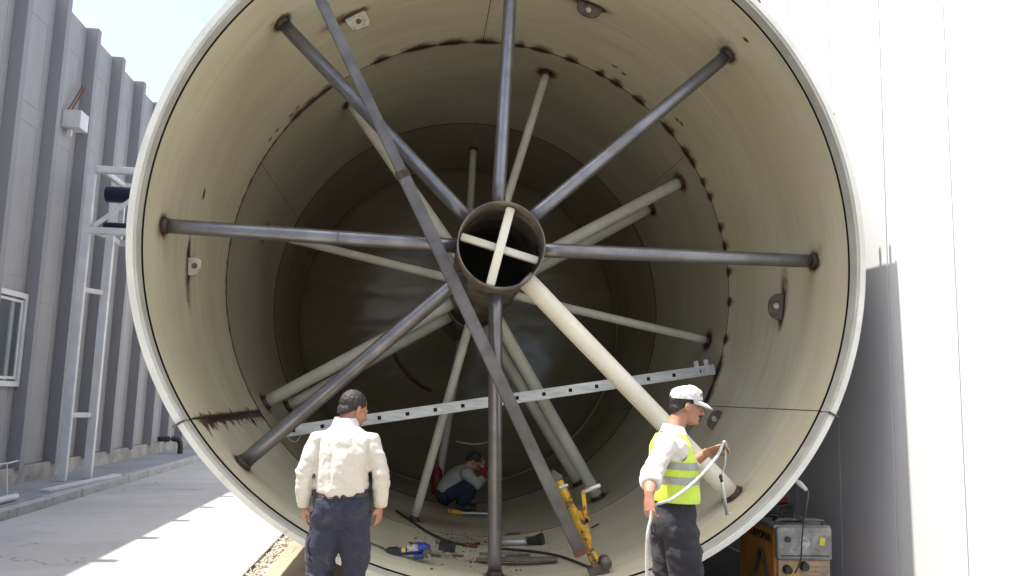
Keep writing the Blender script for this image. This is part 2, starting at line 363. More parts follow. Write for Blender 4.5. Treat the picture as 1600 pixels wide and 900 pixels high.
# raised pavement, kerb and footing by the grey building
bm = BM(); box(bm, (-6.3, -2, -.1), (-4.98, 45, .115)); struct('pavement', bm, M_pave)
kb = tag(thing('kerb', None, None), kind='structure')
bm0 = BM(); box(bm0, (-4.975, 0, -.1), (-4.80, .985, .12), bev=.012); k0 = obj('kerb_stone', bm0, M_kerb, kb)
for j in range(1, 34):
    o = k0.copy(); C.objects.link(o); o.location = (random.uniform(-.004,.004), j*1.0, random.uniform(-.006,.004))
k0.location = (0,0,0)

# ================================================================== GREY BUILDING (left)
WX, WH = -6.09, 7.93
gb = thing('grey_building', 'grey ribbed panel building along the left side of the yard', 'building', (-6.3, 12, 0))
bm = BM(); box(bm, (-9, -6, 0), (WX-.075, 40, WH-.25)); obj('core_wall', bm, M_rib, gb)
bm = BM(); box(bm, (WX-.07, -4, .10), (WX+.125, 40, .36), bev=.01)
obj('footing', bm, M_foot, gb)
SP = 1.253; Y1 = 14.68
def wall_panel():
    bm = BM(); a, b = .155, SP-.008
    box(bm, (-.07, a, .37), (0, b, WH))
    for z0, z1 in ((.75,2.95),(3.25,5.6),(5.9,7.3)):                              # raised outline pressed into each sheet
        for (p, q) in (((0,a+.2,z0),(0,b-.18,z0)), ((0,a+.2,z1),(0,b-.18,z1)), ((0,a+.2,z0),(0,a+.2,z1)), ((0,b-.18,z0),(0,b-.18,z1))):
            p = Vector(p); q = Vector(q); lo = Vector((-.002, min(p.y,q.y)-.012, min(p.z,q.z)-.012)); hi = Vector((.006, max(p.y,q.y)+.012, max(p.z,q.z)+.012))
            box(bm, lo, hi)
    return bm
def rib_mesh():
    bm = BM(); box(bm, (-.07, 0, .33), (.19, .15, WH+.03), bev=.008); return bm
def joint_mesh():
    bm = BM(); box(bm, (-.06, .21, .37), (.009, .222, WH-.01)); return bm
p0 = r0 = j0 = None
for k in range(-8, 18):
    y = Y1 + k*SP
    if p0 is None:
        p0 = obj('wall_panel', wall_panel(), M_panel, gb, local=True); r0 = obj('rib', rib_mesh(), M_rib, gb, local=True); j0 = obj('joint_strip', joint_mesh(), M_rib, gb, local=True)
        trio = (p0, r0, j0)
    else:
        trio = []
        for s in (p0, r0, j0):
            o = s.copy(); C.objects.link(o); trio.append(o)
    for o in trio: o.location = Vector((WX+random.uniform(-.004,.004), y, 0)) - gb.location; o.location.z = 0
bm = BM(); box(bm, (WX-.35, -5, WH-.24), (WX-.078, 40, WH-.06)); obj('parapet_cap', bm, M_rib, gb)
# window
wn = obj('window', (lambda b: [box(b, (WX+.02, 12.28+.05, 1.58), (WX+.07, 13.33, 1.66)), box(b, (WX+.02, 12.28+.05, 2.92), (WX+.07, 13.33, 3.0)), box(b, (WX+.02, 12.25, 1.58), (WX+.072, 12.33, 3.0)), box(b, (WX+.02, 13.33, 1.58), (WX+.072, 13.41, 3.0))][0])(BM()), M_white, gb)
bm = BM(); box(bm, (WX+.022, 12.33, 1.66), (WX+.03, 13.33, 2.92)); obj('pane', bm, M_glass, wn)
bm = BM()
for lo, hi in (((12.36,1.69),(13.30,1.73)), ((12.36,2.85),(13.30,2.89)), ((12.36,1.73),(12.40,2.85)), ((13.26,1.73),(13.30,2.85))):
    box(bm, (WX+.031, lo[0], lo[1]), (WX+.05, hi[0], hi[1]))
obj('sash', bm, M_white, wn)
# wall box with two rusty rods
wb = thing('wall_box', 'small pale box with two rusty rods high on the grey building', 'junction box', (WX, 14.25, 5.95))
bm = BM(); box(bm, (WX+.001, 14.05, 5.92), (WX+.30, 14.38, 6.22), rot=Euler((0,0,0)), bev=.01); obj('box_body', bm, M_white, wb)
for d in (0, .09):
    bm = BM(); tube(bm, [(WX+.06, 14.10+d, 6.215), (WX+.10, 14.30+d, 6.55), (WX+.12, 14.45+d, 6.80)], .014, n=8); obj('rod', bm, M_rust, wb)
bm = BM(); box(bm, (WX+.06, 14.16, 5.80), (WX+.12, 14.22, 5.918)); obj('bracket', bm, M_white, wb)

# ================================================================== WHITE BUILDING (right)
RX = 3.65
rb = thing('white_building', 'tall white panel wall of the building right of the tank', 'building', (RX+2, 8, 0))
bm = BM(); box(bm, (RX+.05, -10, 0), (RX+6, 45, 11.4)); obj('core_wall', bm, M_walljoint, rb)
pp = None
for k in range(-14, 46):
    y = 5.185 + k*.812
    if pp is None:
        bm = BM(); box(bm, (0, .005, .02), (.06, .807, 11.5), bev=.002); pp = obj('wall_panel', bm, M_wall, rb, local=True); o = pp
    else:
        o = pp.copy(); C.objects.link(o)
    o.location = (RX-rb.location.x+random.uniform(-.0012,.0012), y-8, 0)

# ================================================================== PIPE RACK (white frame by the grey building)
rk = thing('pipe_rack', 'white steel pipe rack with ladder legs beside the grey building', 'pipe rack', (-5.4, 14.1, .115))
def bar(name, p, q, w_, h_, mt, par, up=(0,0,1), **kw):
    bm = BM(); beam(bm, p, q, w_, h_, up, bev=min(w_, h_)*.12); return obj(name, bm, mt, par, **kw)
bar('post', (-5.50,14.0,.116), (-5.50,14.0,5.25), .13, .10, M_white, rk, up=(0,1,0))
bar('post', (-5.27,14.42,.116), (-5.27,14.42,4.22), .13, .10, M_white, rk, up=(0,1,0))
for z in (1.15, 3.18): bar('rung', (-5.47,14.055,z), (-5.30,14.365,z), .07, .08, M_white, rk)
bar('rail', (-5.43,14.0,5.20), (-2.2,14.0,5.20), .11, .12, M_white, rk)
bar('rail', (-5.57,14.0,4.16), (-2.2,14.0,4.16), .11, .12, M_white, rk)
bar('rail', (-5.43,15.1,5.20), (-2.2,15.1,5.20), .10, .10, M_white, rk)
bar('rail', (-5.43,15.1,4.16), (-2.2,15.1,4.16), .10, .10, M_white, rk)
bar('cross_member', (-5.36,14.06,5.20), (-5.36,15.05,5.20), .09, .09, M_white, rk)
bar('cross_member', (-5.36,14.06,4.16), (-5.36,15.05,4.16), .09, .09, M_white, rk)
bar('post', (-5.36,15.1,4.215), (-5.36,15.1,5.145), .08, .08, M_white, rk, up=(0,1,0))
bar('diagonal_brace', (-5.40,14.0,4.24), (-4.35,14.0,5.13), .06, .06, M_white, rk)
bar('diagonal_brace', (-3.25,14.0,5.13), (-4.30,14.0,4.24), .06, .06, M_white, rk)
for z, yy in ((4.90, 14.5), (4.32, 14.55)):
    bp = BM(); tube(bp, [(-5.42, yy, z), (-2.0, yy, z)], .14 if z > 4.5 else .10, n=24)
    tag(obj('blue_pipe', bp, M_blue, smooth=True), 'upper thick dark blue pipe in the white rack' if z > 4.5 else 'lower dark blue pipe in the white rack', 'pipe', 'pipes in the rack')
# bits on the pavement
bm = BM(); beam(bm, (-5.15,12.55,.135), (-4.98,14.95,.135), .14, .035, bev=.005); tag(obj('white_board', bm, M_white), 'long white strip lying on the pavement by the rack legs', 'board')
bm = BM(); tube(bm, [(-5.12,10.6,.165), (-5.10,11.6,.165)], .045, n=16); tag(obj('white_tube', bm, M_white, smooth=True), 'short white tube lying on the pavement at the left edge', 'tube')
ws = thing('wire_stand', 'thin white wire stand on the pavement at the left edge', 'stand', (-5.4, 11.9, .115))
for a, b in (((-5.34,11.9,.117),(-5.40,11.92,.55)), ((-5.46,11.6,.117),(-5.48,11.65,.55)), ((-5.34,11.9,.125),(-5.46,11.6,.125))):
    bm = BM(); tube(bm, [a, b], .010, n=8); obj('leg', bm, M_white, ws)
bm = BM(); tube(bm, [(-5.56,11.5,.545),(-5.40,11.92,.556),(-5.34,12.1,.58)], .013, n=8); obj('top_bar', bm, M_white, ws)
bm = BM(); tube(bm, spline([(-5.96,20.4,.44),(-5.60,20.4,.45),(-5.48,20.4,.41),(-5.44,20.4,.30),(-5.44,20.4,.117)], 6), .062, n=16)
tag(obj('drain_elbow', bm, M_blackp, smooth=True), 'black bent drain pipe coming out of the building footing', 'pipe')

# ================================================================== TANK
tank = thing('steel_tank', 'huge round steel tank lying on its side, open end braced with spokes', 'tank', (XC, 9.5, .12))
EH = [.0327707, -.0129159, -.0195963, -.0166159, -.0107632, .0035709]
def dr(th, y):
    f = 1 - .6*(y-5.9)/2.65 if y < 8.55 else max(0, .4*(1-(y-8.55)/2.7))
    return f*sum(EH[2*k]*math.cos((k+2)*th) + EH[2*k+1]*math.sin((k+2)*th) for k in range(3))
def drn(th, y):
    f = np.where(y < 8.55, 1-.6*(y-5.9)/2.65, np.maximum(0, .4*(1-(y-8.55)/2.7)))
    return f*sum(EH[2*k]*np.cos((k+2)*th) + EH[2*k+1]*np.sin((k+2)*th) for k in range(3))
def on(thdeg, y, r=RI):
    t = math.radians(thdeg); r = r + dr(t, y); return Vector((XC + r*math.cos(t), y, ZC + r*math.sin(t)))
FR = [(136.9,6.62),(43.8,6.62),(.2,6.58),(179.7,6.45),(-138,6.45),(-46.4,6.45),(90.6,6.56),(-90.6,6.56)]
S2ADJ = {-14.5: (3.4, 9.05), 120.5: (6.4, 9.26), 165.5: (.2, 9.9)}
S2 = [30.5+45*k for k in range(8)]; S3 = [30.0, 121.5, -148.0, -58.5]
DASH = [(117.6,3.6),(108.1,6.5),(100.0,5.8),(92.1,5.1),(84.0,2.0),(78.8,4.3),(71.2,2.9),(63.5,2.3),(59.0,2.9),(52.2,2.9),(42.3,3.6),(35.0,3.2),(32.5,2.2),(27.0,1.7),(23.1,1.7),(15.3,1.7),(10.8,2.0),(4.5,1.7),(-2.7,1.7),(-11.5,2.0),(-19.1,5.8),(-25.0,5.8),(-30.4,4.3),(132.5,4.3),(136.9,5.8),(141.1,3.6)]
def scorch_field(th, y):
    """soot and heat marks: th degrees, y metres (arrays)"""
    s = np.zeros_like(th)
    def wrap(d): return (d+180) % 360-180
    def spot(t0, y0, rt, ry, a=1.0):
        nonlocal s
        d = np.sqrt((wrap(th-t0)*.046/rt)**2 + ((y-y0)/ry)**2); s = np.maximum(s, a*np.exp(-d**2*.9))
    for t0, y0 in FR: spot(t0, y0, .072, .088, 1.0); spot(t0+1.2, y0-.06, .12, .15, .22)
    for t0 in S2:
        a_, y_ = S2ADJ.get(round((t0+180) % 360-180, 1), (0, 9.05)); spot(t0+a_, y_, .10, .11, .95)
    for t0 in S3: spot(t0, 10.3, .10, .11, .9)
    for t0, L in DASH: spot(t0, 8.51, L*.046*.55, .045, 1.0); spot(t0, 8.47, L*.046*.7, .10, .35)
    for t0 in np.arange(145, 220, 2.1): spot(t0, 8.52, .05, .03, .55+.3*math.sin(t0*1.7))
    for t0, y0, rt, ry in ((122.7,7.24,.13,.06),(72.4,7.25,.16,.05),(-176.5,7.16,.17,.045),(-7,7.18,.17,.05)): spot(t0, y0, rt, ry, .95); spot(t0+3, y0-.02, rt*1.6, ry*1.8, .35)
    for t0, y0 in ((142.5,8.36),(140.3,8.34),(147.3,8.35),(149.7,8.35),(61.5,8.18),(58.7,8.21),(42.3,8.19),(40.9,8.17),(43.2,6.27),(169.2,7.29),(170,7.31)): spot(t0, y0, .028, .018, .8)
    for t0, y0, rt, ry in ((-93,8.2,.45,.45),(-97,9.3,.6,.5),(-85,7.5,.30,.25),(-88,10.2,.6,.6),(-100,7.2,.25,.2)): spot(t0, y0, rt, ry, .24)
    # the burnt lengthwise seam on the left, with tongues of soot
    d = wrap(th+147.0)*.046
    tongue = np.array([.012+.17*max(0, noise.noise(Vector((yy*13, 3.3, 0)))-.05)+.16*max(0, noise.noise(Vector((yy*31, 8.3, 0)))-.12) for yy in np.unique(y)])
    tw = np.interp(y, np.unique(y), tongue)
    env = np.clip((y-6.05)/.35, 0, 1)*np.clip((8.56-y)/.1, 0, 1)
    lowr = np.interp(y, np.unique(y), np.array([.03+.10*max(0, noise.noise(Vector((yy*17, 13.3, 0)))-.15) for yy in np.unique(y)]))
    band = np.where((d > -lowr) & (d < tw), 1.0, np.exp(-((np.where(d > 0, d-tw, -d-lowr))/.014)**2))
    wband = np.clip((y-6.3)/1.6, .35, 1)
    s = np.maximum(s, env*np.where(np.abs(d)*1.0 < .32, band, 0)*(.45+.55*wband))
    return s
def shell_piece(name, t0, t1, y0, y1, dt, dy, mt, r=RI):
    nt_, ny_ = int(round((t1-t0)/dt))+1, int(round((y1-y0)/dy))+1
    T, Y = np.meshgrid(np.linspace(t0, t1, nt_), np.linspace(y0, y1, ny_), indexing='ij'); T = T.ravel(); Y = Y.ravel()
    th = np.radians(T); rr = r + drn(th, Y)
    V = np.stack([XC+rr*np.cos(th), Y, ZC+rr*np.sin(th)], 1)
    me = grid_mesh(V, nt_, ny_, np.stack([th*2.64, Y], 1))
    a = me.attributes.new('scorch', 'FLOAT', 'POINT'); a.data.foreach_set('value', scorch_field(T, Y).astype(np.float32))
    return obj(name, me, mt, tank)
G = .09
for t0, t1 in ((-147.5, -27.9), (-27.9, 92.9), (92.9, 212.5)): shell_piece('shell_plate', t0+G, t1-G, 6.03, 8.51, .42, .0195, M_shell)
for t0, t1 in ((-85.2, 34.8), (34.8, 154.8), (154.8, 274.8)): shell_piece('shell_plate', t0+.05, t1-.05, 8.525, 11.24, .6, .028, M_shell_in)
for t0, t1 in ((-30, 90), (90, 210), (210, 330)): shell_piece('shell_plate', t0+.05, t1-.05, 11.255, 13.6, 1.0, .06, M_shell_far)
# dished end
nt_, nr = 241, 70
V = []; UVs = []
for i in range(nt_):
    t = 2*PI*i/(nt_-1)
    for j in range(nr):
        a = j/(nr-1)*PI/2; V.append((XC+RI*math.cos(a)*math.cos(t), 13.605+.92*math.sin(a), ZC+RI*math.cos(a)*math.sin(t))); UVs.append((RI*math.cos(a)*math.cos(t)+40, RI*math.cos(a)*math.sin(t)))
me = grid_mesh(np.array(V), nt_, nr, np.array(UVs)); a = me.attributes.new('scorch', 'FLOAT', 'POINT')
vals = []
for i in range(nt_):
    for j in range(nr): rr_ = RI*math.cos(j/(nr-1)*PI/2); tt = 360*i/(nt_-1); vals.append(.8*math.exp(-((rr_-1.2)/.03)**2) if 195 < tt < 250 else 0)
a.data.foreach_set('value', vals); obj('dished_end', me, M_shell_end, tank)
def ring(y0, y1, r0, r1, t0, t1, n=200):
    """closed ring segment of rectangular section"""
    bm = BM(); prev = None
    for i in range(n+1):
        td = t0+(t1-t0)*i/n; cur = [bm.verts.new(on(td, y, r)) for y, r in ((y0,r0),(y0,r1),(y1,r1),(y1,r0))]
        if prev:
            for k in range(4): bm.faces.new((prev[k], prev[(k+1) % 4], cur[(k+1) % 4], cur[k]))
        else: bm.faces.new(cur)
        prev = cur
    bm.faces.new(prev); return bm
for t0, t1, o_ in ((-147.5,-27.9,-.004), (-27.9,92.9,0), (92.9,212.5,.003)):
    s = obj('rim_segment', ring(5.90+o_, 5.915, RI+.030, RO+o_, t0+.1, t1-.1), M_rim, tank)
    obj('rim_lip', ring(5.9155, 6.018, RI+.010, RO-.006, t0+.1, t1-.1), M_rimin, tank)
obj('rim_gap', ring(6.019, 6.035, RI+.016, RO-.012, -180, 180, 360), M_dark, tank)
for a_, b_ in ((6.036,8.55),(8.552,11.24),(11.242,13.6)): obj('outer_jacket', ring(a_, b_, RO-.028, RO-.004, -180, 180, 180), M_jacket, tank, smooth=False)
nt_, nr = 241, 70; V = []
for i in range(nt_):
    t = 2*PI*i/(nt_-1)
    for j in range(nr):
        a = j/(nr-1)*PI/2; V.append((XC+(RO-.004)*math.cos(a)*math.cos(t), 13.61+1.0*math.sin(a), ZC+(RO-.004)*math.cos(a)*math.sin(t)))
obj('outer_dished_end', grid_mesh(np.array(V), nt_, nr), M_jacket, tank)
# dark backing behind the plate gaps and beads in the seams
for a_, b_ in ((6.04,8.545),(8.55,11.24),(11.25,13.5)): obj('seam_backing', ring(a_, b_, RI+.012, RI+.02, -180, 180, 180), M_dark, tank)
def seam(pts, r, name='weld_seam', mt=M_weld):
    bm = BM(); tube(bm, pts, r, n=6); return obj(name, bm, mt, tank, smooth=True)
seam([on(t, 8.517, RI+.001) for t in np.arange(126, 228, 1.0)], .008)
seam([on(t, 8.517, RI+.004) for t in np.arange(-132, 126, 1.0)], .006)
seam([on(t, 11.247, RI+.002) for t in np.arange(0, 361, 1.5)], .011)
seam([on(-147.5, y, RI+.001) for y in np.arange(6.05, 8.5, .05)], .010)
for t_ in (-27.9, 92.9): seam([on(t_, y, RI+.004) for y in np.arange(6.04, 8.5, .05)], .005)
for t_, y_, w_ in ((-27.9, 5.905, .05), (-147.5, 5.905, .05)):                        # little joint straps across the rim
    c0 = on(t_, y_, RO-.02); tq = Vector((-math.sin(math.radians(t_)), 0, math.cos(math.radians(t_)))); rd = Vector((math.cos(math.radians(t_)), 0, math.sin(math.radians(t_))))
    bm = BM(); beam(bm, c0-rd*.04+Vector((0,-.012,0)), c0+rd*.045+Vector((0,-.012,0)), .014, .03, up=(0,1,0), bev=.003); obj('joint_strap', bm, M_lug, tank)
# hub
HX, HZ, HR = .582, 2.725, .327
def pipe_mesh(p, q, r0, r1, n=64):
    """hollow pipe p->q along Y with wall r0..r1"""
    bm = BM(); rows = []
    for y, r in ((p.y, r1), (q.y, r1), (q.y, r0), (p.y, r0)):
        c = p if y == p.y else q
        rows.append([bm.verts.new((c.x+r*math.cos(2*PI*k/n), y, c.z+r*math.sin(2*PI*k/n))) for k in range(n)])
    for a in range(4):
        for k in range(n): bm.faces.new((rows[a][k], rows[a][(k+1) % n], rows[(a+1) % 4][(k+1) % n], rows[(a+1) % 4][k]))
    return bm
hub = obj('hub', pipe_mesh(Vector((HX,5.90,HZ)), Vector((.64,8.85,HZ+.02)), HR-.010, HR), M_hub, tank, smooth=False)
for p in hub.data.polygons: p.use_smooth = abs(p.normal.y) < .5
bm = BM(); tube(bm, [(.61,7.2,HZ+.01), (.61,7.21,HZ+.01)], HR-.012, n=48); obj('hub_dark_disc', bm, M_dark, hub)  # black disc across the front hub bore
hub2 = obj('hub', pipe_mesh(Vector((.66,9.9,HZ+.04)), Vector((.69,12.9,HZ+.06)), HR-.010, HR), M_hub, tank)
for p in hub2.data.polygons: p.use_smooth = abs(p.normal.y) < .5
bm = BM(); tube(bm, [(.66,9.93,HZ+.04), (.66,9.94,HZ+.04)], HR-.012, n=48); obj('hub_dark_disc', bm, M_dark, hub2)  # black disc just inside the rear hub mouth
# cross bars inside the hub mouth
tl = math.radians(77)
bar('cross_bar', (HX-.305*math.cos(tl), 6.0, HZ-.305*math.sin(tl)), (HX+.305*math.cos(tl), 6.0, HZ+.305*math.sin(tl)), .065, .075, M_cream, hub, up=(0,1,0))
tl = math.radians(-15)
bar('cross_bar', (HX-.305*math.cos(tl), 6.085, HZ-.305*math.sin(tl)), (HX+.305*math.cos(tl), 6.085, HZ+.305*math.sin(tl)), .055, .06, M_cream, hub, up=(0,1,0))
# brace tubes
def brace(thd, ysh, hubc, hr, hy, r, mt, joint=None):
    t = math.radians(thd); b = on(thd, ysh, RI+.01)
    a = Vector((hubc[0]+hr*.97*math.cos(t), hy, hubc[1]+hr*.97*math.sin(t)))
    if abs(thd % 180) in (0,): pass
    bm = BM(); n = 24; k = 12
    tube(bm, [a.lerp(b, i/k) for i in range(k+1)], r, side=(0,1,0), n=n)
    o = obj('brace_tube', bm, mt, tank, smooth=True)
    d = (b-a).normalized()
    bm = BM(); tube(bm, [b-d*.055, b-d*.03, b-d*.008], [r*1.02, r*1.13, r*1.3], side=(0,1,0), n=24); obj('weld_collar', bm, M_weld, o, smooth=True)
    if joint:
        c = a.lerp(b, joint); bm = BM(); tube(bm, [c-d*.006, c, c+d*.006], [r*1.01, r*1.07, r*1.01], side=(0,1,0), n=24); obj('weld_bead', bm, M_steel, o, smooth=True)
    return o
HC = (HX, HZ+.035)
for (t_, y_), r, mt, j in zip(FR, (.057,.057,.057,.057,.058,.076,.054,.054), (M_steel,M_steel,M_steel,M_steel,M_steel,M_cream,M_steel,M_steel), (None,None,None,.40,None,None,None,.66)):
    brace(t_, y_, HC, HR, 6.25, r, mt, j)
for i, t_ in enumerate(S2):
    t_ = (t_+180) % 360-180
    adj, yy = S2ADJ.get(round(t_, 1), (0, 9.05))
    brace(t_ + adj, yy, (.645, HZ+.06), HR, 8.75 if i % 2 else 8.8, .047 if i % 2 else .068, M_creamg)
for t_ in S3: brace(t_, 10.32, (.66, HZ+.05), HR, 10.25, .066, M_creamg)
brace(89.2, 12.4, (.685, HZ+.05), HR, 12.3, .055, M_creamg); brace(-97, 12.4, (.685, HZ+.05), HR, 12.3, .058, M_creamg)
# lifting lugs inside the shell
def lug(thd, y, wid, hgt, mt, tilt=0, shape='round'):
    """plate standing on the shell, its wide side facing along the axis"""
    t = math.radians(thd); base = on(thd, y, RI+.004); inn = Vector((-math.cos(t), 0, -math.sin(t))); tg = Vector((-math.sin(t), 0, math.cos(t)))
    prof = [(-wid/2, 0)] + ([(wid/2*math.cos(a), hgt*.35+hgt*.65*math.sin(a)) for a in np.linspace(PI, 0, 13)] if shape == 'round' else [(-wid*.48, hgt*.7), (-wid*.3, hgt), (wid*.42, hgt*.9), (wid*.5, hgt*.4)]) + [(wid/2, 0)]
    hole = [(.3*hgt*.45*math.cos(a), hgt*.5+.3*hgt*.45*math.sin(a)) for a in np.linspace(0, 2*PI, 12, endpoint=False)]
    bm = BM(); fr, bk = [], []
    for px, pz in prof:
        p = base + tg*px + inn*pz
        fr.append(bm.verts.new(p+Vector((tilt*pz,-.012,0)))); bk.append(bm.verts.new(p+Vector((tilt*pz,.012,0))))
    bm.faces.new(fr); bm.faces.new(list(reversed(bk)))
    for k in range(len(fr)): bm.faces.new((fr[k], bk[k], bk[(k+1) % len(fr)], fr[(k+1) % len(fr)]))
    o = obj('lifting_lug', bm, mt, tank)
    bm = BM(); c = base + inn*hgt*.5; tube(bm, [c+Vector((0,-.016,0)), c+Vector((0,-.010,0))], .026, n=14); obj('eye_hole', bm, M_lugc if mt is M_lug else M_lug, o)
    return o
lug(122.2, 7.27, .20, .15, M_lugc, shape='cut'); lug(72.4, 7.25, .24, .13, M_lug); lug(-176.0, 7.18, .15, .11, M_lugc, shape='cut'); lug(-7, 7.18, .24, .14, M_lug); lug(-31.5, 7.9, .2, .10, M_lug)
# lifting eyes on the outside near the open end
for y_ in (5.98, 6.12):
    b = on(23.5, y_, RO-.005); t = math.radians(23.5); o_ = Vector((math.cos(t), 0, math.sin(t)))
    bm = BM(); beam(bm, b, b+o_*.055, .02, .03, up=(0,1,0)); obj('outer_lug', bm, M_lug, tank)
for t_ in (46.5, 131.0):
    b = on(t_, 5.93, RO-.005); t = math.radians(t_); o_ = Vector((math.cos(t), 0, math.sin(t)))
    bm = BM(); beam(bm, b, b+o_*.03, .07, .05, up=(0,1,0), bev=.006); obj('outer_lug', bm, M_lug, tank)
# timber cradles under the tank
def cradle(y0, y1, label):
    bm = BM(); prev = None
    for i in range(21):
        x = XC-1.15+2.3*i/20; z = ZC - math.sqrt((RO+.008)**2-(x-XC)**2); z = max(z-.02, .055)
        cur = [bm.verts.new(p) for p in ((x,y0,.012),(x,y0,z),(x,y1,z),(x,y1,.012))]
        if prev:
            for k in range(4): bm.faces.new((prev[k], prev[(k+1) % 4], cur[(k+1) % 4], cur[k]))
        else: bm.faces.new(cur)
        prev = cur
    bm.faces.new(prev); tag(obj('timber_cradle', bm, M_timber), label, 'cradle', 'cradles under the tank')
cradle(7.2, 7.5, 'dark timber cradle under the front part of the tank'); cradle(11.6, 11.9, 'dark timber cradle under the rear part of the tank')

# ================================================================== LOOSE THINGS IN THE TANK MOUTH
sb = thing('steel_beam', 'long bare steel bar propped slantwise across the tank mouth', 'steel bar', (1.25, 6.12, .49))
D = Vector((.458, 0, -.889))
B0 = Vector((-.972, 6.085, 4.83)); B1 = Vector((-.17, 6.115, 3.275)); B2 = Vector((1.262, 6.14, .49))
bar('upper_length', B0, B1, .082, .055, M_bar, sb, up=(0,1,0)); bar('lower_length', B1+D*.004, B2, .094, .06, M_bar, sb, up=(0,1,0))
bar('splice_weld', B1-D*.03, B1+D*.05, .101, .067, M_weld, sb, up=(0,1,0)); bar('end_plate', B2-D*.035, B2+D*.012, .104, .072, M_rust, sb, up=(0,1,0))

jk = thing('yellow_jack', 'chipped yellow hand crank jack beside the lower end of the bar', 'jack', (1.42, 6.3, .33))
bar('rack_bar', (1.055,6.24,1.04), (1.395,6.24,.375), .045, .035, M_lug, jk, up=(0,1,0))
bm = BM()
sec = [(1.085,1.0,.036),(1.10,.965,.040),(1.155,.86,.046),(1.17,.83,.030),(1.20,.78,.040),(1.225,.74,.055),(1.265,.655,.062),(1.30,.575,.052),(1.315,.53,.030),(1.335,.49,.034),(1.37,.43,.042),(1.378,.41,.02)]
tube(bm, [(x+.012,6.235,z) for x, z, r in sec], [(r, r*.95) for x, z, r in sec], side=(.889,0,.458), n=8)
bmesh.ops.bevel(bm, geom=bm.edges[:], offset=.004, segments=1, affect='EDGES')
obj('housing', bm, M_yellow, jk)
bar('head_claw', (1.035,6.24,1.055), (1.115,6.24,1.005), .07, .05, M_lug, jk, up=(0,1,0))
bar('bracket', (1.235,6.2,.775), (1.325,6.2,.715), .05, .03, M_yellow, jk, up=(0,1,0)); bar('bracket', (1.32,6.2,.70), (1.275,6.2,.80), .03, .03, M_yellow, jk, up=(0,1,0))
cr = bar('crank_arm', (1.30,6.16,.735), (1.272,6.16,.935), .03, .014, M_yellow, jk, up=(0,1,0))
bm = BM(); tube(bm, [(1.268,6.155,.928), (1.395,6.12,.985)], .015, n=12); obj('crank_handle', bm, M_alu, cr, smooth=True)
bm = BM(); tube(bm, [(1.10,6.2,.95),(1.165,6.2,.975)], .012, n=8); obj('pin', bm, M_alu, jk)
ft = bar('foot', (1.36,6.30,.31), (1.49,6.28,.375), .075, .10, M_lug, jk, up=(-.4,0,.9))
bm = BM(); tube(bm, [(1.47,6.22,.40),(1.485,6.36,.40)], .045, n=14); obj('foot_roller', bm, M_lug, jk, smooth=True)

# pierced aluminium rail lying across the tank
pr = thing('pierced_rail', 'pale metal rail with square holes lying across the tank behind the spokes', 'rail', (-1.3, 8.45, 1.2))
A_, B_ = Vector((-1.345,8.45,1.205)), Vector((3.17,8.50,1.978)); Lr = (B_-A_).length; dx = (B_-A_).normalized(); up = Vector((0,0,1)); up = (up-dx*up.dot(dx)).normalized(); fw = dx.cross(up)
if fw.y > 0: fw = -fw
bm = BM(); hh = .054; hs = .019; xs = [0]
nh = 16
for k in range(nh):
    c = .16 + k*.283; xs += [c-hs, c+hs]
xs.append(Lr)
zs = [-hh, -hs, hs, hh]
vg = [[bm.verts.new(A_+dx*x+up*z) for z in zs] for x in xs]
for i in range(len(xs)-1):
    for j in range(3):
        if j == 1 and i % 2 == 1: continue
        bm.faces.new((vg[i][j], vg[i+1][j], vg[i+1][j+1], vg[i][j+1]))
back = [bm.verts.new(A_+dx*x+up*z-fw*.05) for x in (0, Lr) for z in (-hh, hh)]
bm.faces.new((back[0], back[2], back[3], back[1]))
for j, (b0, b1) in ((0, (0,2)), (3, (1,3))): bm.faces.new([vg[i][j] for i in range(len(xs))] + [back[b1], back[b0]])
obj('rail_channel', bm, M_alu, pr)
bm = BM(); beam(bm, A_+dx*.02-fw*.018, B_-dx*.02-fw*.018, .004, .098, up=up); obj('hole_shade_strip', bm, M_dark, pr)  # black strip added behind the holes, painting in their shade
for s in (.09, .2):
    c = B_ - dx*s; bar('end_bracket', c-up*.05+fw*.008, c+up*.115+fw*.008, .05, .012, M_alu, pr, up=(0,1,0))
bm = BM(); tube(bm, spline([A_+dx*.1-up*.064, A_+dx*.13-up*.10, A_+dx*.18-up*.11, A_+dx*.22-up*.066], 5), .004, n=6); obj('wire_loop', bm, M_alu, pr)

def floor(x, y, h=0):                                       # point on the tank floor
    z = ZC - math.sqrt(RI**2-(x-XC)**2)
    for _ in range(3):
        r = RI + dr(math.atan2(z-ZC, x-XC), y); z = ZC - math.sqrt(r*r-(x-XC)**2)
    return Vector((x, y, z + h))
# blue tool
bt = thing('power_tool', 'blue hand tool with black end lying on the tank floor', 'power tool', floor(.02,6.68))
q0 = floor(.02,6.68,.062)
bm = BM(); tube(bm, [q0+Vector((-.10,-.02,.0)), q0+Vector((-.03,0,0)), q0+Vector((.03,.0,.015)), q0+Vector((.10,.02,.02)), q0+Vector((.14,.03,.01))], [.028,.032,.042,.044,.034], side=(0,1,0), n=12); ell(bm, q0+Vector((.05,.02,.02)), (.05,.045,.045)); tube(bm, [q0+Vector((.02,-.05,-.035)), q0+Vector((.10,-.05,-.03))], .02, n=10)
obj('body', blob(bm, .006, 2), M_bluet, bt)
bm = BM(); beam(bm, q0+Vector((-.19,-.03,-.005)), q0+Vector((-.095,-.02,0)), .075, .065, bev=.008); obj('battery_end', bm, M_blackp, bt)
bm = BM(); beam(bm, q0+Vector((-.035,-.045,.025)), q0+Vector((.05,-.04,.035)), .012, .05, bev=.002); obj('white_plate', bm, M_stickw, bt)
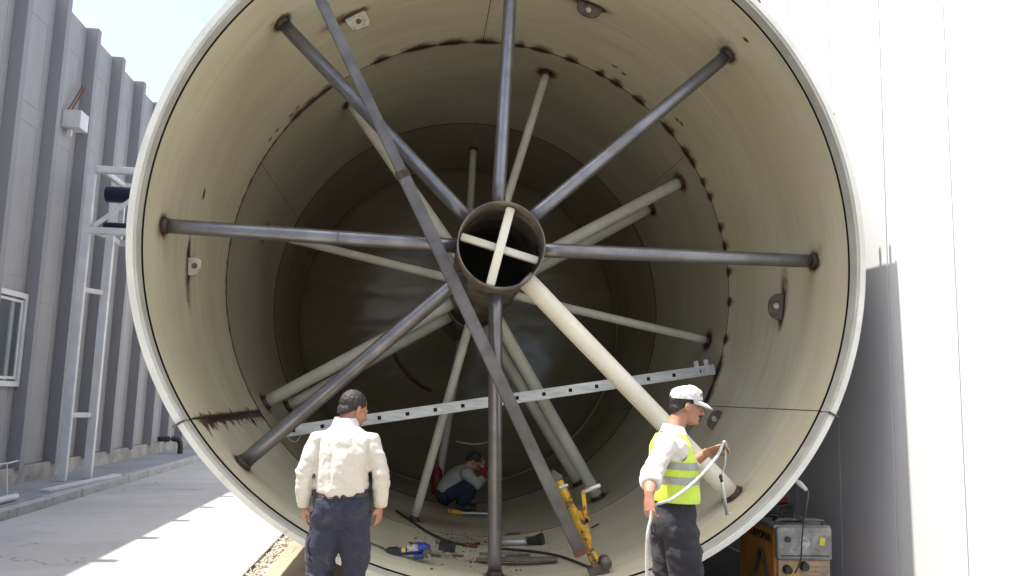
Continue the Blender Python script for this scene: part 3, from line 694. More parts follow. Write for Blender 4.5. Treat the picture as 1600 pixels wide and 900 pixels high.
bm = BM(); beam(bm, q0+Vector((-.075,-.036,.012)), q0+Vector((-.045,-.036,.016)), .012, .035, bev=.002); obj('yellow_plate', bm, M_sticker, bt)
bm = BM(); tube(bm, [q0+Vector((.125,-.045,-.01)), q0+Vector((.125,.03,-.01))], .034, n=18); obj('gear_head', bm, M_lug, bt, smooth=False)
bm = BM(); beam(bm, q0+Vector((.13,-.07,-.01)), q0+Vector((.165,-.085,-.06)), .035, .003); obj('paper_tag', bm, M_alu, bt)
bm = BM()
for k in range(9):
    c = q0+Vector((-.20-.022*k, .02*math.sin(k*.9)+.01*k, .02-.006*k)); c.z = floor(c.x, c.y, .012).z
    bmesh.ops.create_icosphere(bm, subdivisions=1, radius=.011, matrix=Matrix.Translation(c) @ Matrix.Diagonal((1.5,.8,.8,1)))
obj('chain', bm, M_lug, bt)
def lay(name, label, cat, mt, x0, y0, x1, y1, w_, h_, group=None, bev=.004):
    a, b = floor(x0, y0, h_/2+.004), floor(x1, y1, h_/2+.004)
    n = Vector((XC-(x0+x1)/2, 0, ZC-(a.z+b.z)/2))
    bm = BM(); beam(bm, a, b, w_, h_, up=n, bev=bev); return tag(obj(name, bm, mt), label, cat, group)
bm = BM(); a, b = floor(.56,7.05,.024), floor(1.23,6.93,.030)
tube(bm, [a.lerp(b, k/8) for k in range(9)], [(.02 if k == 0 else (.075-.004*abs(k-4)), .018) for k in range(9)], side=(0,1,0), n=8)
tag(obj('plank', bm, M_wood), 'weathered plank lying on the tank floor behind the front upright tube', 'plank')
lay('dark_block', 'small dark block on the tank floor near the blue tool', 'block', M_blackp, .27,7.46,.40,7.42,.07,.075)
lay('steel_scrap', 'thin dark offcut on the tank floor above the blue tool', 'offcut', M_lug, .0,7.4,.13,7.32,.03,.015, 'scrap on the tank floor')
lay('steel_scrap', 'dark flat offcut on the tank floor right of the long plank', 'offcut', M_lug, 1.13,8.2,1.23,8.16,.05,.016, 'scrap on the tank floor')
lay('steel_scrap', 'rusty offcut among debris left of the front upright tube', 'offcut', M_rust, .52,7.85,.62,7.78,.05,.03, 'scrap on the tank floor')
lay('steel_scrap', 'small pale bent strip beside the left end of the plank', 'offcut', M_alu, .46,7.0,.54,7.15,.02,.012, 'scrap on the tank floor')
lay('steel_scrap', 'dark sliver on the right side of the tank floor', 'offcut', M_lug, 1.72,7.9,1.80,7.95,.03,.012, 'scrap on the tank floor')
for i_, (x_, y_, w_, l_, lb) in enumerate(((.70,7.45,.05,.16,'dark strip lying flat just behind the plank'),(.95,7.35,.03,.22,'narrow dark strip right of the upright tube on the tank floor'),(.30,7.75,.04,.12,'small dark scrap beside the black cable on the left'),(1.05,8.55,.05,.14,'dark scrap on the tank floor far behind the pale tube'),(.42,7.25,.03,.10,'short dark sliver left of the plank'),(.20,7.05,.03,.14,'thin dark sliver between the blue tool and the plank'))):
    a_ = random.uniform(-.5,.5); lay('steel_scrap', lb, 'offcut', M_lug if i_ % 2 else M_wood, x_-l_/2*math.cos(a_), y_-l_/2*math.sin(a_), x_+l_/2*math.cos(a_), y_+l_/2*math.sin(a_), w_, .014, 'scrap on the tank floor')
fn = thing('pale_tube', 'pale tube with a dark flared end lying on the tank floor', 'tube', floor(1.0,7.9))
a, b, c = floor(.80,7.97,.03), floor(1.10,7.86,.034), floor(1.24,7.80,.05)
bm = BM(); tube(bm, [a, b], .024, n=12); obj('stem', bm, M_alu, fn, smooth=True)
bm = BM(); tube(bm, [b, b.lerp(c,.7), c], [.026,.05,.06], n=12); obj('flared_end', bm, M_blackp, fn)
bm = BM(); tube(bm, spline([floor(.75,7.75,.012),floor(.94,7.66,.012),floor(1.15,7.4,.012),floor(1.28,7.1,.012),floor(1.36,6.75,.012),floor(1.40,6.55,.012),floor(1.46,6.40,.012)],6), .011, n=8); tag(obj('black_cable', bm, M_cable, smooth=True), 'black cable winding from the upright tube to the jack foot', 'cable')
bm = BM(); tube(bm, spline([floor(-.15,9.2,.014),floor(.03,8.75,.014),floor(.18,8.3,.014),floor(.36,7.95,.014),floor(.55,7.86,.014),floor(.66,8.0,.014)],6), .013, n=8); tag(obj('black_cable', bm, M_cable, smooth=True), 'black cable lying left of the upright tube towards the crouching man', 'cable')
bm = BM()
for k in range(520):
    x = random.gauss(.62, .32); y = random.gauss(7.9, .65); s = random.uniform(.002, .007) if k % 9 else random.uniform(.008, .014)
    bmesh.ops.create_icosphere(bm, subdivisions=1, radius=s, matrix=Matrix.Translation(floor(x, y, s*.4)) @ Matrix.Diagonal((1, .7, .5, 1)))
tag(obj('debris', bm, M_lug), 'dark grit and slag scattered on the tank floor', 'debris', kind='stuff')
bt2 = thing('hand_hammer', 'yellow headed tool on the tank floor in front of the crouching man', 'hand tool', floor(.55,10.1))
bm = BM(); tube(bm, [floor(.45,10.12,.03), floor(.62,10.08,.03)], [.035,.03], n=8); obj('tool_head', bm, M_yellow, bt2)
bm = BM(); tube(bm, [floor(.62,10.08,.03), floor(.92,10.02,.025)], .015, n=8); obj('handle', bm, M_alu, bt2)
rd = thing('red_bottle', 'small red cylinder standing behind the crouching man', 'cylinder', floor(.36,12.1))
f0 = floor(.36,12.1)
bm = BM(); tube(bm, [f0+Vector((0,0,z)) for z in (.005,.03,.30,.36,.39)], [.07,.08,.08,.055,.03], n=20); obj('bottle_body', bm, M_red, rd, smooth=True)
bm = BM(); tube(bm, [f0+Vector((0,0,.39)), f0+Vector((0,0,.46))], .02, n=8); obj('valve', bm, M_lug, rd)
bm = BM(); tube(bm, spline([(.63,12.30,.96),(.80,12.2,.935),(.95,12.2,.935),(1.11,12.28,.965)],6), .011, n=8); tag(obj('white_rod', bm, M_white, smooth=True), 'thin pale curved rod above the crouching man', 'rod')

# ================================================================== WELDING MACHINE
wm = thing('welding_machine', 'dirty orange and grey welding machine between tank and white wall', 'welding machine', (3.0, 6.55, .006))
bm = BM(); box(bm, (2.785,6.225,.10), (3.225,6.92,.665), bev=.02); cs = obj('casing', bm, M_orange, wm)
bm = BM(); tube(bm, [(2.785,6.24,.68),(2.785,6.94,.70)], .001, n=4); bm.free()
bm = BM(); box(bm, (2.775,6.20,.666), (3.235,6.93,.70), bev=.014); top = obj('top_cover', bm, M_grey, wm)
bm = BM(); box(bm, (2.785,6.165,.445), (3.228,6.224,.69), bev=.022); fp = obj('front_panel', bm, M_grey, wm)
bm = BM(); box(bm, (2.80,6.185,.10), (3.215,6.223,.443), bev=.008); lp = obj('lower_panel', bm, M_orange2, wm)
for r_ in range(8):
    for c_ in range(2):
        bm = BM(); box(bm, (2.975+c_*.115,6.176,.15+r_*.034), (3.075+c_*.115,6.1845,.166+r_*.034), bev=.003); obj('vent_slat', bm, M_grey, lp)
for x, z in ((2.865,.375),(2.865,.20),(3.0,.40)):
    bm = BM(); tube(bm, [(x,6.184,z),(x,6.14,z)], [.036,.028], n=18); obj('socket', bm, M_blackp, lp)
bm = BM(); tube(bm, [(2.865,6.164,.60),(2.865,6.145,.60)], .022, n=16); obj('control_knob', bm, M_blackp, fp)
bm = BM(); tube(bm, [(3.0,6.1645,.575),(3.0,6.162,.575)], .042, n=24); obj('round_sticker', bm, M_stickw, fp)
bm = BM(); box(bm, (3.125,6.161,.555), (3.165,6.1645,.615), rot=Euler((0,.25,0))); obj('yellow_sticker', bm, M_sticker, fp)
bm = BM(); box(bm, (2.815,6.160,.475), (3.20,6.1645,.482)); obj('panel_edge', bm, M_blackp, fp)
bm = BM()
tube(bm, spline([(2.99+.11*math.cos(a), 6.42+.075*math.sin(a), .712) for a in np.linspace(0, 2*PI, 13)],3), .014, n=8); obj('handle_ring', bm, M_blackp, top)
bm = BM(); tube(bm, spline([(2.82,6.25,.70),(2.84,6.235,.735),(3.16,6.235,.735),(3.19,6.25,.70)],5), .012, n=8); obj('carry_handle', bm, M_lug, top)
for s in (-1, 1):
    bm = BM(); tube(bm, [(3.0+s*.16-.025,6.80,.102),(3.0+s*.16+.025,6.80,.102)], .095, n=20, side=(0,1,0)); obj('wheel', bm, M_blackp, wm)
    bm = BM(); box(bm, (3.0+s*.16-.03,6.26,.008), (3.0+s*.16+.03,6.34,.0995)); obj('front_foot', bm, M_blackp, wm)
def text_mesh(s, size, ext=.0006, bold=0):
    cu = bpy.data.curves.new('txt', 'FONT'); cu.body = s; cu.size = size; cu.extrude = ext; cu.align_x = 'CENTER'; cu.align_y = 'CENTER'; cu.offset = bold
    o = bpy.data.objects.new('txt', cu); C.objects.link(o); dg = bpy.context.evaluated_depsgraph_get(); dg.update()
    me = bpy.data.meshes.new_from_object(o.evaluated_get(dg)); bpy.data.objects.remove(o); me.materials.clear(); return me
me = text_mesh('TURBOPAN', .085, .0006, .004)
me.transform(Matrix.Translation((2.7835,6.49,.585)) @ Matrix(((0,0,-1,0),(-1,0,0,0),(0,1,0,0),(0,0,0,1))) @ Matrix.Diagonal((1.0,1,1,1)))
obj('lettering', me, M_ink, cs)
cb = thing('cable_coil', 'coiled dark cables with a red grip lying on top of the welding machine', 'cable coil', (3.0,6.72,.70))
for k in range(5):
    bm = BM(); rr_ = .13-.008*k
    tube(bm, spline([(3.0+(rr_+.03)*math.cos(a)+.01*k, 6.73+rr_*math.sin(a), .715+.019*k+.006*math.sin(3*a+k)) for a in np.linspace(0, 2*PI, 15)],3), .013, n=8); obj('cable_turn', bm, M_cable, cb, smooth=True)
bm = BM(); tube(bm, [(2.93,6.68,.825),(3.10,6.66,.83)], [.024,.02], n=12); obj('red_grip', bm, M_red, cb, smooth=True)
gn = thing('hanging_holder', 'pale clip on the tank rim with a dark rod hanging above the welding machine', 'holder', (2.87,6.0,1.0))
bm = BM(); tube(bm, [(2.845,6.02,1.065),(2.90,6.01,1.03),(2.945,6.0,.985)], [.016,.022,.014], n=10); obj('clip', bm, M_white, gn, smooth=True)
bm = BM(); tube(bm, spline([(2.94,6.0,.99),(2.957,6.0,.965),(2.962,6.05,.85),(2.975,6.12,.735)],5), .0085, n=8); obj('rod', bm, M_lug, gn, smooth=True)
bm = BM(); tube(bm, spline([(2.975,6.12,.735),(2.965,6.13,.60),(2.95,6.13,.45),(2.90,6.12,.36)],5), .006, n=8); obj('lead', bm, M_cable, gn, smooth=True)
bm = BM(); tube(bm, spline([(2.35,6.7,.02),(2.55,6.6,.03),(2.74,6.5,.30),(2.76,6.42,.48),(2.80,6.3,.20),(2.84,6.13,.2)],6), .014, n=8); tag(obj('power_lead', bm, M_cable, smooth=True), 'dark lead looping along the orange side of the welding machine', 'cable')

# ================================================================== PEOPLE
def hell(bm, M, c, r, rot=None, seg=20):
    MM = M @ Matrix.Translation(Vector(c)) @ (rot.to_matrix().to_4x4() if rot else Matrix.Identity(4)) @ Matrix.Diagonal((r[0], r[1], r[2], 1))
    bmesh.ops.create_uvsphere(bm, u_segments=seg, v_segments=seg//2+2, radius=1, matrix=MM)
def htube(bm, M, pts, rad, n=12): tube(bm, [M @ Vector(p) for p in pts], rad, n=n)
def add_head(bm, M, neck_base):
    hell(bm, M, (0,-.012,.028), (.074,.094,.090)); hell(bm, M, (0,.030,-.035), (.060,.062,.082)); hell(bm, M, (0,.048,-.085), (.042,.040,.032))
    hell(bm, M, (0,.080,.018), (.045,.018,.014)); hell(bm, M, (.035,.060,-.030), (.022,.022,.025)); hell(bm, M, (-.035,.060,-.030), (.022,.022,.025))
    htube(bm, M, [(0,.088,.010),(0,.104,-.012),(0,.112,-.032),(0,.094,-.042)], [.009,.012,.015,.011]); hell(bm, M, (.013,.094,-.036), (.009,.010,.008)); hell(bm, M, (-.013,.094,-.036), (.009,.010,.008))
    hell(bm, M, (0,.086,-.060), (.023,.010,.007)); hell(bm, M, (0,.084,-.071), (.021,.010,.008)); hell(bm, M, (0,.078,-.097), (.020,.016,.014))
    for s in (-1, 1): hell(bm, M, (s*.077,-.008,-.012), (.010,.022,.033), Euler((.15,0,s*.35)))
    c0 = M @ Vector((0,-.02,-.03)); c1 = Vector(neck_base); tube(bm, [c0, c0.lerp(c1,.55), c1], [.056,.057,.066], n=16)
def hand(bm, wrist, direc, palm, side, curl=.5, spread=1.0, size=1.0):
    d = Vector(direc).normalized(); y = Vector(palm); y = (y-d*y.dot(d)).normalized(); x = y.cross(-d)
    M = Matrix.Identity(4)
    for j in range(3): M[j][0] = x[j]*size; M[j][1] = y[j]*size; M[j][2] = -d[j]*size; M[j][3] = Vector(wrist)[j]
    W = lambda p: M @ Vector(p)
    tube(bm, [W((0,0,.03)), W((0,0,-.005)), W((0,.002,-.045)), W((0,.004,-.088))], [(.026,.02),(.030,.018),(.039,.017),(.040,.014)], side=x, n=16)
    for bx, L in ((-.031,.066),(-.0105,.078),(.0105,.082),(.031,.074)):
        bx *= side; p = Vector((bx,.002,-.080)); a = curl*.45; pts = [W(p)]
        for f in (.46,.30,.24):
            p = p + Vector((bx*.04*spread, math.sin(a), -math.cos(a)))*L*f; pts.append(W(p)); a += curl
        tube(bm, pts, [.0098,.0092,.0085,.0070], side=x, n=10)
    p = [(.026*side,.006,-.022),(.046*side,.022,-.048),(.046*side,.036,-.073),(.038*side,.046,-.094)]
    tube(bm, [W(q) for q in p], [.014,.0125,.0105,.008], side=x, n=10)
def ridge(v): return 1-2*abs(noise.noise(v))
def folds(amp, s=(7,7,13), seed=0.0, big=.6):
    def f(co, n):
        q = Vector((co.x*s[0]+seed, co.y*s[1]+.6*co.z*s[1], co.z*s[2]+.5*co.x*s[0]))
        return amp*(.9*ridge(q)*ridge(q*.5+Vector((3,1,2))) + big*noise.noise(q*.45) - .2)
    return f
def patch(me, center, u, v, nu, nv, direc, off):
    bm = BM(); bm.from_mesh(me); bv = BVHTree.FromBMesh(bm); bm.free()
    V = []
    for i in range(nu):
        for j in range(nv):
            p = Vector(center) + Vector(u)*(i/(nu-1)-.5) + Vector(v)*(j/(nv-1)-.5); h = bv.ray_cast(p, Vector(direc).normalized())
            V.append(tuple((h[0]-Vector(direc).normalized()*off) if h[0] else p+Vector(direc)*.3))
    return grid_mesh(np.array(V), nu, nv)
def hmat(c, yaw_, pitch, roll=0): return Matrix.Translation(Vector(c)) @ Matrix.Rotation(yaw_, 4, 'Z') @ Matrix.Rotation(pitch, 4, 'X') @ Matrix.Rotation(roll, 4, 'Y')
def add_eyes(par, M):
    for s in (-1, 1):
        bm = BM(); hell(bm, M, (s*.030,.078,.002), (.0125,.0115,.0095), seg=12); e = obj('eye', bm, M_eye, par, local=True, smooth=True)
        bm = BM(); hell(bm, M, (s*.030,.0885,.002), (.005,.0025,.005), seg=10); obj('iris', bm, M_hairb, e, local=True)
        bm = BM(); htube(bm, M, [(s*.046,.080,.020),(s*.030,.093,.025),(s*.012,.096,.021)], [.003,.006,.004], n=8); obj('eyebrow', bm, M_hairb, par, local=True)
def hair_mesh(M, top=0.0, amp=.0042, cut=True):
    bm = BM(); hell(bm, M, (0,-.020,.032+top), (.0805,.0965,.0915)); hell(bm, M, (0,-.055,-.03), (.064,.053,.058))
    me = blob(bm, .0045, 3)
    displace(me, lambda c, n: amp*(.7*noise.noise(c*42)+.6*noise.noise(c*95)+.4*noise.noise(c*180)))
    R3 = M.to_3x3()
    if cut: me = slice_mesh(me, [(M @ Vector((0,.078,.062)), R3 @ Vector((0,.60,-.80))), (M @ Vector((0,0,-.075)), R3 @ Vector((0,.2,-1)))])
    return me
def boots(par, feet, z=0):
    for (x, y, ang) in feet:
        bm = BM(); d = Vector((math.sin(ang), math.cos(ang), 0)); c = Vector((x, y, z))
        tube(bm, [c-d*.085+Vector((0,0,.045)), c-d*.02+Vector((0,0,.05)), c+d*.09+Vector((0,0,.04)), c+d*.175+Vector((0,0,.03))], [(.036,.042),(.043,.05),(.046,.038),(.03,.024)], side=d.cross(Vector((0,0,1))), n=14)
        tube(bm, [c+Vector((0,0,.05)), c+Vector((0,0,.16))], [.048,.055], n=14)
        obj('boot', blob(bm, .008, 3), M_boot, par, local=True)

# ---- man seen from behind, left
p1 = thing('person', 'man in off-white shirt and navy trousers standing with his back turned', 'person', (-.445, 5.50, .005))
Mh = hmat((.045,.055,1.500), math.radians(-52), math.radians(-20))
NB = (.0,.018,1.40)
arms1 = [((-.168,-.012,1.300),(-.240,-.03,1.09),(-.236,.03,.885)), ((.168,-.012,1.300),(.248,-.03,1.09),(.250,.025,.89))]
legs1 = [((-.088,.0,.84),(-.108,.025,.47),(-.118,-.01,.11)), ((.088,.0,.84),(.112,.025,.47),(.125,-.01,.11))]
bm = BM(); add_head(bm, Mh, NB)
tube(bm, [(0,0,.88),(0,0,1.1),(0,-.005,1.3),(0,-.005,1.40)], [(.13,.09),(.14,.09),(.14,.08),(.06,.055)], n=16)
for s, (a, b, c) in zip((-1, 1), arms1):
    tube(bm, [a, b, c], [.045,.038,.027], n=12); hand(bm, c, (s*-.05,.10,-1), (-s*.85,.35,0), -s, .62)
for a, b, c in legs1: tube(bm, [a, b, c], [.075,.05,.04], n=12)
body = obj('body', blob(bm, .0048, 3), M_skin, p1, local=True)
add_eyes(body, Mh)
obj('hair', hair_mesh(Mh), M_hair, p1, local=True)
def shirt_bm(arms, tor, collar, sleeve=((.078,.062,.050,.046)), cuff=.62, swell=1.0):
    bm = BM(); tube(bm, [t[0] for t in tor], [t[1] for t in tor], n=24)
    for (a, b, c) in arms:
        a, b, c = Vector(a), Vector(b), Vector(c); i0 = a.lerp(Vector((0, a.y, a.z+.01)), .4)
        tube(bm, [i0, a, a.lerp(b,.5), b, b.lerp(c,cuff*.5), b.lerp(c,cuff)], [sleeve[0]*1.05,sleeve[0],sleeve[1]*1.06,sleeve[1],sleeve[2]*1.12,sleeve[3]], n=18)
    return bm
tor1 = [((0,-.005,.955),(.156,.118)),((0,-.012,.985),(.172,.134)),((0,-.012,1.03),(.174,.135)),((0,-.026,1.12),(.170,.128)),((0,-.028,1.22),(.172,.122)),((0,-.016,1.295),(.166,.110)),((0,.002,1.345),(.142,.094)),((0,.014,1.378),(.104,.080)),((0,.02,1.402),(.078,.068)),((0,.022,1.418),(.068,.062))]
me = blob(shirt_bm(arms1, tor1, None, sleeve=(.062,.055,.051,.047), cuff=.86), .0085, 5)
def f1(co, n):
    side = min(1, max(0, (abs(co.x)-.13)/.05))
    v = (folds(.010, (9,9,3.2), 2.0)(co, n) + folds(.004, (9,9,11), 7.0)(co, n) + folds(.0055, (24,24,6), 13.0)(co, n)*max(0, min(1, (co.z-1.01)/.08)))*(1-side) + (folds(.008, (13,13,8), 5.0)(co, n) + folds(.006, (9,9,22), 9.0)(co, n))*side
    blouse = math.exp(-((co.z-1.0)/.035)**2)*.006*(1+noise.noise(Vector((co.x*15, co.y*15, 0)))*1.2)*(1-side)
    rip = .006*noise.noise(Vector((co.x*34, 0, co.z*4)))*max(0, 1-(co.z-.98)/.2)*(1-side)
    elb = .0035*math.sin((co.z*1.0+.35*co.y+.1*noise.noise(co*12))*85)*math.exp(-((co.z-1.07)/.09)**2)*side
    crs = -.016*math.exp(-((abs(co.x)-.158-.02*max(0, 1.12-co.z))/.010)**2)*max(0, min(1, (1.33-co.z)/.05))
    yoke = 0
    fl = -.007*math.exp(-((abs(co.x+.012)-.052-.03*(co.z-1.1))/.009)**2)*max(0, min(1, (1.28-co.z)/.08))*max(0, min(1, (co.z-1.0)/.1))
    return v + blouse + rip + elb + crs + yoke + fl
displace(me, f1); sh = obj('shirt', me, M_shirt, p1, local=True)
# collar, cuffs
bm = BM(); cpt = [(.074*math.cos(a), .020+.070*math.sin(a), 1.410+.006*math.sin(a)) for a in np.linspace(math.radians(110), math.radians(430), 22)]
prev = None
for q in cpt:
    q = Vector(q); r_ = Vector((q.x, q.y-.02, 0)).normalized()
    cur = [bm.verts.new(q - Vector((0,0,.012)) - r_*.004), bm.verts.new(q+Vector((0,0,.038)) - r_*.008), bm.verts.new(q+Vector((0,0,.036)) - r_*.002), bm.verts.new(q + r_*.016 + Vector((0,0,-.012)))]
    if prev:
        for k in range(3): bm.faces.new((prev[k], cur[k], cur[k+1], prev[k+1]))
    prev = cur
obj('collar', bm, M_shirt, sh, local=True, smooth=True)
for a, b, c in arms1:
    b, c = Vector(b), Vector(c); bm = BM(); tube(bm, [b.lerp(c,.80), b.lerp(c,.84), b.lerp(c,1.02)], [.046,.047,.043], n=20); obj('cuff', bm, M_shirt, sh, local=True, smooth=True)
def trousers(legs, pelvis, butt, r=(.108,.082,.074), vox=.009, seed=0., amp=.011):
    bm = BM(); tube(bm, [p[0] for p in pelvis], [p[1] for p in pelvis], n=24)
    for c, rr_ in butt: ell(bm, c, rr_)
    for a, b, c in legs:
        a, b, c = Vector(a), Vector(b), Vector(c); tube(bm, [a, a.lerp(b,.5), b, b.lerp(c,.55), c.lerp(b,-.06)], [(r[0],r[0]*1.08),(r[0]*.95,r[0]*1.02),(r[1],r[1]*1.05),(r[2]*1.04,r[2]*1.12),(r[2],r[2]*1.05)], n=18)
    me = blob(bm, vox, 4)
    g = folds(amp, (8,8,10), seed); g2 = folds(amp*.9, (11,11,22), seed+4)
    knee = legs[0][1]
    def f(co, n):
        k = math.exp(-((co.z-knee[2])/.13)**2) + math.exp(-((co.z-.16)/.10)**2)
        ax = abs(co.x); r_ = math.hypot(ax-.0, co.z-.79); th_ = math.atan2(co.z-.79, ax+.001)
        cr_ = .0075*math.sin(th_*8+2.2*noise.noise(co*5+Vector((seed,0,0)))+seed)*math.exp(-r_/.22)*min(1, r_/.07)
        seam_ = -.014*math.exp(-(co.x/.010)**2)*max(0, min(1, (co.z-.80)/.04)) if n.y < 0 else 0
        out_ = -.004*math.exp(-((co.y-.02)/.006)**2)*(1 if ax > .12 else 0)
        hz_ = .006*ridge(Vector((co.x*5+seed, co.y*5, co.z*26+3*noise.noise(co*4))))*min(1, k)
        return cr_ + seam_ + out_ + hz_ + g(co, n)*.9 + g2(co, n)*min(1, k) + .005*noise.noise(Vector((co.x*42, co.y*42, 0)))*max(0, min(1, (co.z-.86)/.08))
    return displace(me, f)
pel1 = [((0,.0,.985),(.172,.126)),((0,-.003,.95),(.174,.128)),((0,-.01,.88),(.180,.132)),((0,-.005,.80),(.165,.12)),((0,0,.77),(.12,.09))]
me = trousers(legs1, pel1, [((-.082,-.058,.865),(.092,.085,.10)), ((.082,-.058,.865),(.092,.085,.10))], seed=1., amp=.017)
tr = obj('trousers', me, M_navy, p1, local=True)
obj('belt', slice_mesh(me, [(Vector((0,0,.980)), Vector((0,0,1))), (Vector((0,0,.950)), Vector((0,0,-1)))], .005), M_belt, p1, local=True)
obj('pocket', patch(me, (.088,-.5,.845), (.118,0,.012), (0,0,.125), 12, 12, (0,1,0), .005), M_navy, tr, local=True)
obj('pocket', patch(me, (-.5,.0,.62), (0,.13,0), (0,0,.16), 12, 12, (1,0,0), .008), M_navy, tr, local=True)
bm = BM(); ell(bm, (.135,-.118,.898), (.006,.006,.006), seg=10); obj('pocket_stud', bm, M_white, tr, local=True)
boots(p1, [(-.12,.01,-.15), (.128,.01,.15)])

# ---- man in vest, right (faces along +X, his right arm towards the camera)
p2 = thing('person', 'man in yellow vest and white cap holding a grey hose beside the rim', 'person', (1.63, 5.12, .005), (0,0,-PI/2))
Mh = hmat((-.005,.092,1.585), math.radians(-4), math.radians(-9))
arms2 = [((.165,-.090,1.345),(.262,-.215,1.170),(.430,-.275,1.070)), ((-.172,.0,1.352),(-.20,.095,1.135),(-.095,.265,1.295))]
legs2 = [((.088,.01,.85),(.098,.075,.48),(.105,.0,.11)), ((-.088,.0,.85),(-.098,.015,.48),(-.105,-.07,.11))]
bm = BM(); add_head(bm, Mh, (0,.0,1.41))
tube(bm, [(0,0,.88),(0,0,1.1),(0,-.01,1.3),(0,-.005,1.41)], [(.13,.09),(.14,.09),(.14,.08),(.06,.055)], n=16)
for i, (a, b, c) in enumerate(arms2): tube(bm, [a, b, Vector(b).lerp(Vector(c),.4), c], [.046,.043,.042,.028], n=12)
hand(bm, arms2[0][2], (.15,-.03,-.9), (-.55,.80,.0), -1, .85)
hand(bm, arms2[1][2], (.18,.80,.35), (.35,-.2,-.85), 1, .75)
for a, b, c in legs2: tube(bm, [a, b, c], [.075,.05,.04], n=12)
body = obj('body', blob(bm, .0048, 3), M_skin, p2, local=True)
add_eyes(body, Mh)
bm = BM(); htube(bm, Mh, [(-.030,.080,-.057),(-.012,.098,-.050),(0,.101,-.049),(.012,.098,-.050),(.030,.080,-.057)], [.004,.0075,.0078,.0075,.004], n=8); obj('moustache', bm, M_hairb, body, local=True)
obj('hair', hair_mesh(Mh, -.004), M_hair, p2, local=True)
# cap: crown, band and brim
bm = BM(); hell(bm, Mh, (0,-.010,.045), (.090,.106,.082)); hell(bm, Mh, (0,.02,.085), (.065,.07,.045)); me = blob(bm, .0055, 4)
displace(me, lambda c, n: .007*noise.noise(c*20)+.003*noise.noise(c*45))
me = slice_mesh(me, [(Mh @ Vector((0,0,.040)), Mh.to_3x3() @ Vector((0,.10,-1)))])
cap = obj('cap', me, M_cap, p2, local=True)
bm = BM(); rows = []
for k in range(13):
    a = math.radians(200-220*k/12)*1.0; a = math.radians(172-164*k/12); row = []
    for r_, dz in ((0, 0), (.5, .004), (1, -.004)):
        x = .086*math.cos(a); y = .088*math.sin(a)*1.02; ext = .080*max(0, math.sin(a))**.8*r_
        z = .043 + dz - .030*r_*max(0, math.sin(a)) - .012*abs(math.cos(a))**2*r_
        row.append(Vector((x*(1-.10*r_), y+ext, z)))
    rows.append(row)
vt = [[bm.verts.new(Mh @ p) for p in row] for row in rows]; vb = [[bm.verts.new(Mh @ (p+Vector((0,0,-.005)))) for p in row] for row in rows]
for i in range(12):
    for j in range(2): bm.faces.new((vt[i][j], vt[i+1][j], vt[i+1][j+1], vt[i][j+1])); bm.faces.new((vb[i][j], vb[i][j+1], vb[i+1][j+1], vb[i+1][j]))
    bm.faces.new((vt[i][2], vt[i+1][2], vb[i+1][2], vb[i][2]))
obj('brim', bm, M_cap, cap, local=True, smooth=True)
bm = BM(); ell(bm, Mh @ Vector((0,.0,.130)), (.009,.009,.006), seg=12); obj('button', bm, M_cap, cap, local=True)
me = text_mesh('YTS', .030, .0005, .001)
ang = math.radians(40)
me.transform(Mh @ Matrix.Rotation(-math.radians(50), 4, 'Z') @ Matrix.Translation((0,.1085,.078)) @ Matrix.Rotation(math.radians(72), 4, 'X') @ Matrix.Rotation(PI, 4, 'Y') @ Matrix.Rotation(PI, 4, 'Y') )
me.transform(Matrix.Identity(4)); obj('cap_lettering', me, M_ink, cap, local=True)
tor2 = [((0,.012,.985),(.155,.118)),((0,.012,1.04),(.170,.135)),((0,.008,1.12),(.172,.134)),((0,-.006,1.24),(.178,.126)),((0,-.014,1.33),(.176,.108)),((0,-.006,1.385),(.140,.085)),((0,.002,1.412),(.090,.07)),((0,.008,1.432),(.068,.063))]
bm = shirt_bm(arms2, tor2, None, sleeve=(.066,.062,.058,.056), cuff=.5); ell(bm, (.150,-.035,1.305), (.052,.090,.088)); ell(bm, (-.150,-.02,1.305), (.052,.085,.085))
me = blob(bm, .0085, 5)
def f2(co, n):
    s_ = min(1, max(0, (abs(co.x)-.15)/.04))
    return folds(.009, (7,7,5), 8.)(co, n)*(1-s_) + (folds(.008, (12,12,14), 3.)(co, n) + folds(.006, (10,10,24), 5.)(co, n) + .004*math.sin((co.z+.5*co.x+.12*noise.noise(co*11))*88)*math.exp(-((co.z-1.18)/.10)**2))*s_
displace(me, f2); sh = obj('shirt', me, M_shirt, p2, local=True)
bm = BM(); prev = None
for a in np.linspace(math.radians(125), math.radians(415), 22):
    q = Vector((.072*math.cos(a), .008+.070*math.sin(a), 1.425+.012*-math.sin(a))); r_ = Vector((q.x, q.y-.008, 0)).normalized()
    cur = [bm.verts.new(q-Vector((0,0,.012))-r_*.004), bm.verts.new(q+Vector((0,0,.034))-r_*.008), bm.verts.new(q+Vector((0,0,.032))-r_*.002), bm.verts.new(q+r_*.018+Vector((0,0,-.014)))]
    if prev:
        for k in range(3): bm.faces.new((prev[k], cur[k], cur[k+1], prev[k+1]))
    prev = cur
obj('collar', bm, M_shirt, sh, local=True, smooth=True)
# rolled sleeve ends
for (a, b, c), t_ in zip(arms2, (.46, .60)):
    b, c = Vector(b), Vector(c); bm = BM(); tube(bm, [b.lerp(c,t_-.20), b.lerp(c,t_-.14), b.lerp(c,t_), b.lerp(c,t_+.06)], [.060,.063,.060,.052], n=20); me = blob(bm, .006, 2); displace(me, folds(.006, (16,16,22), 4.)); obj('rolled_cuff', me, M_shirt, sh, local=True)
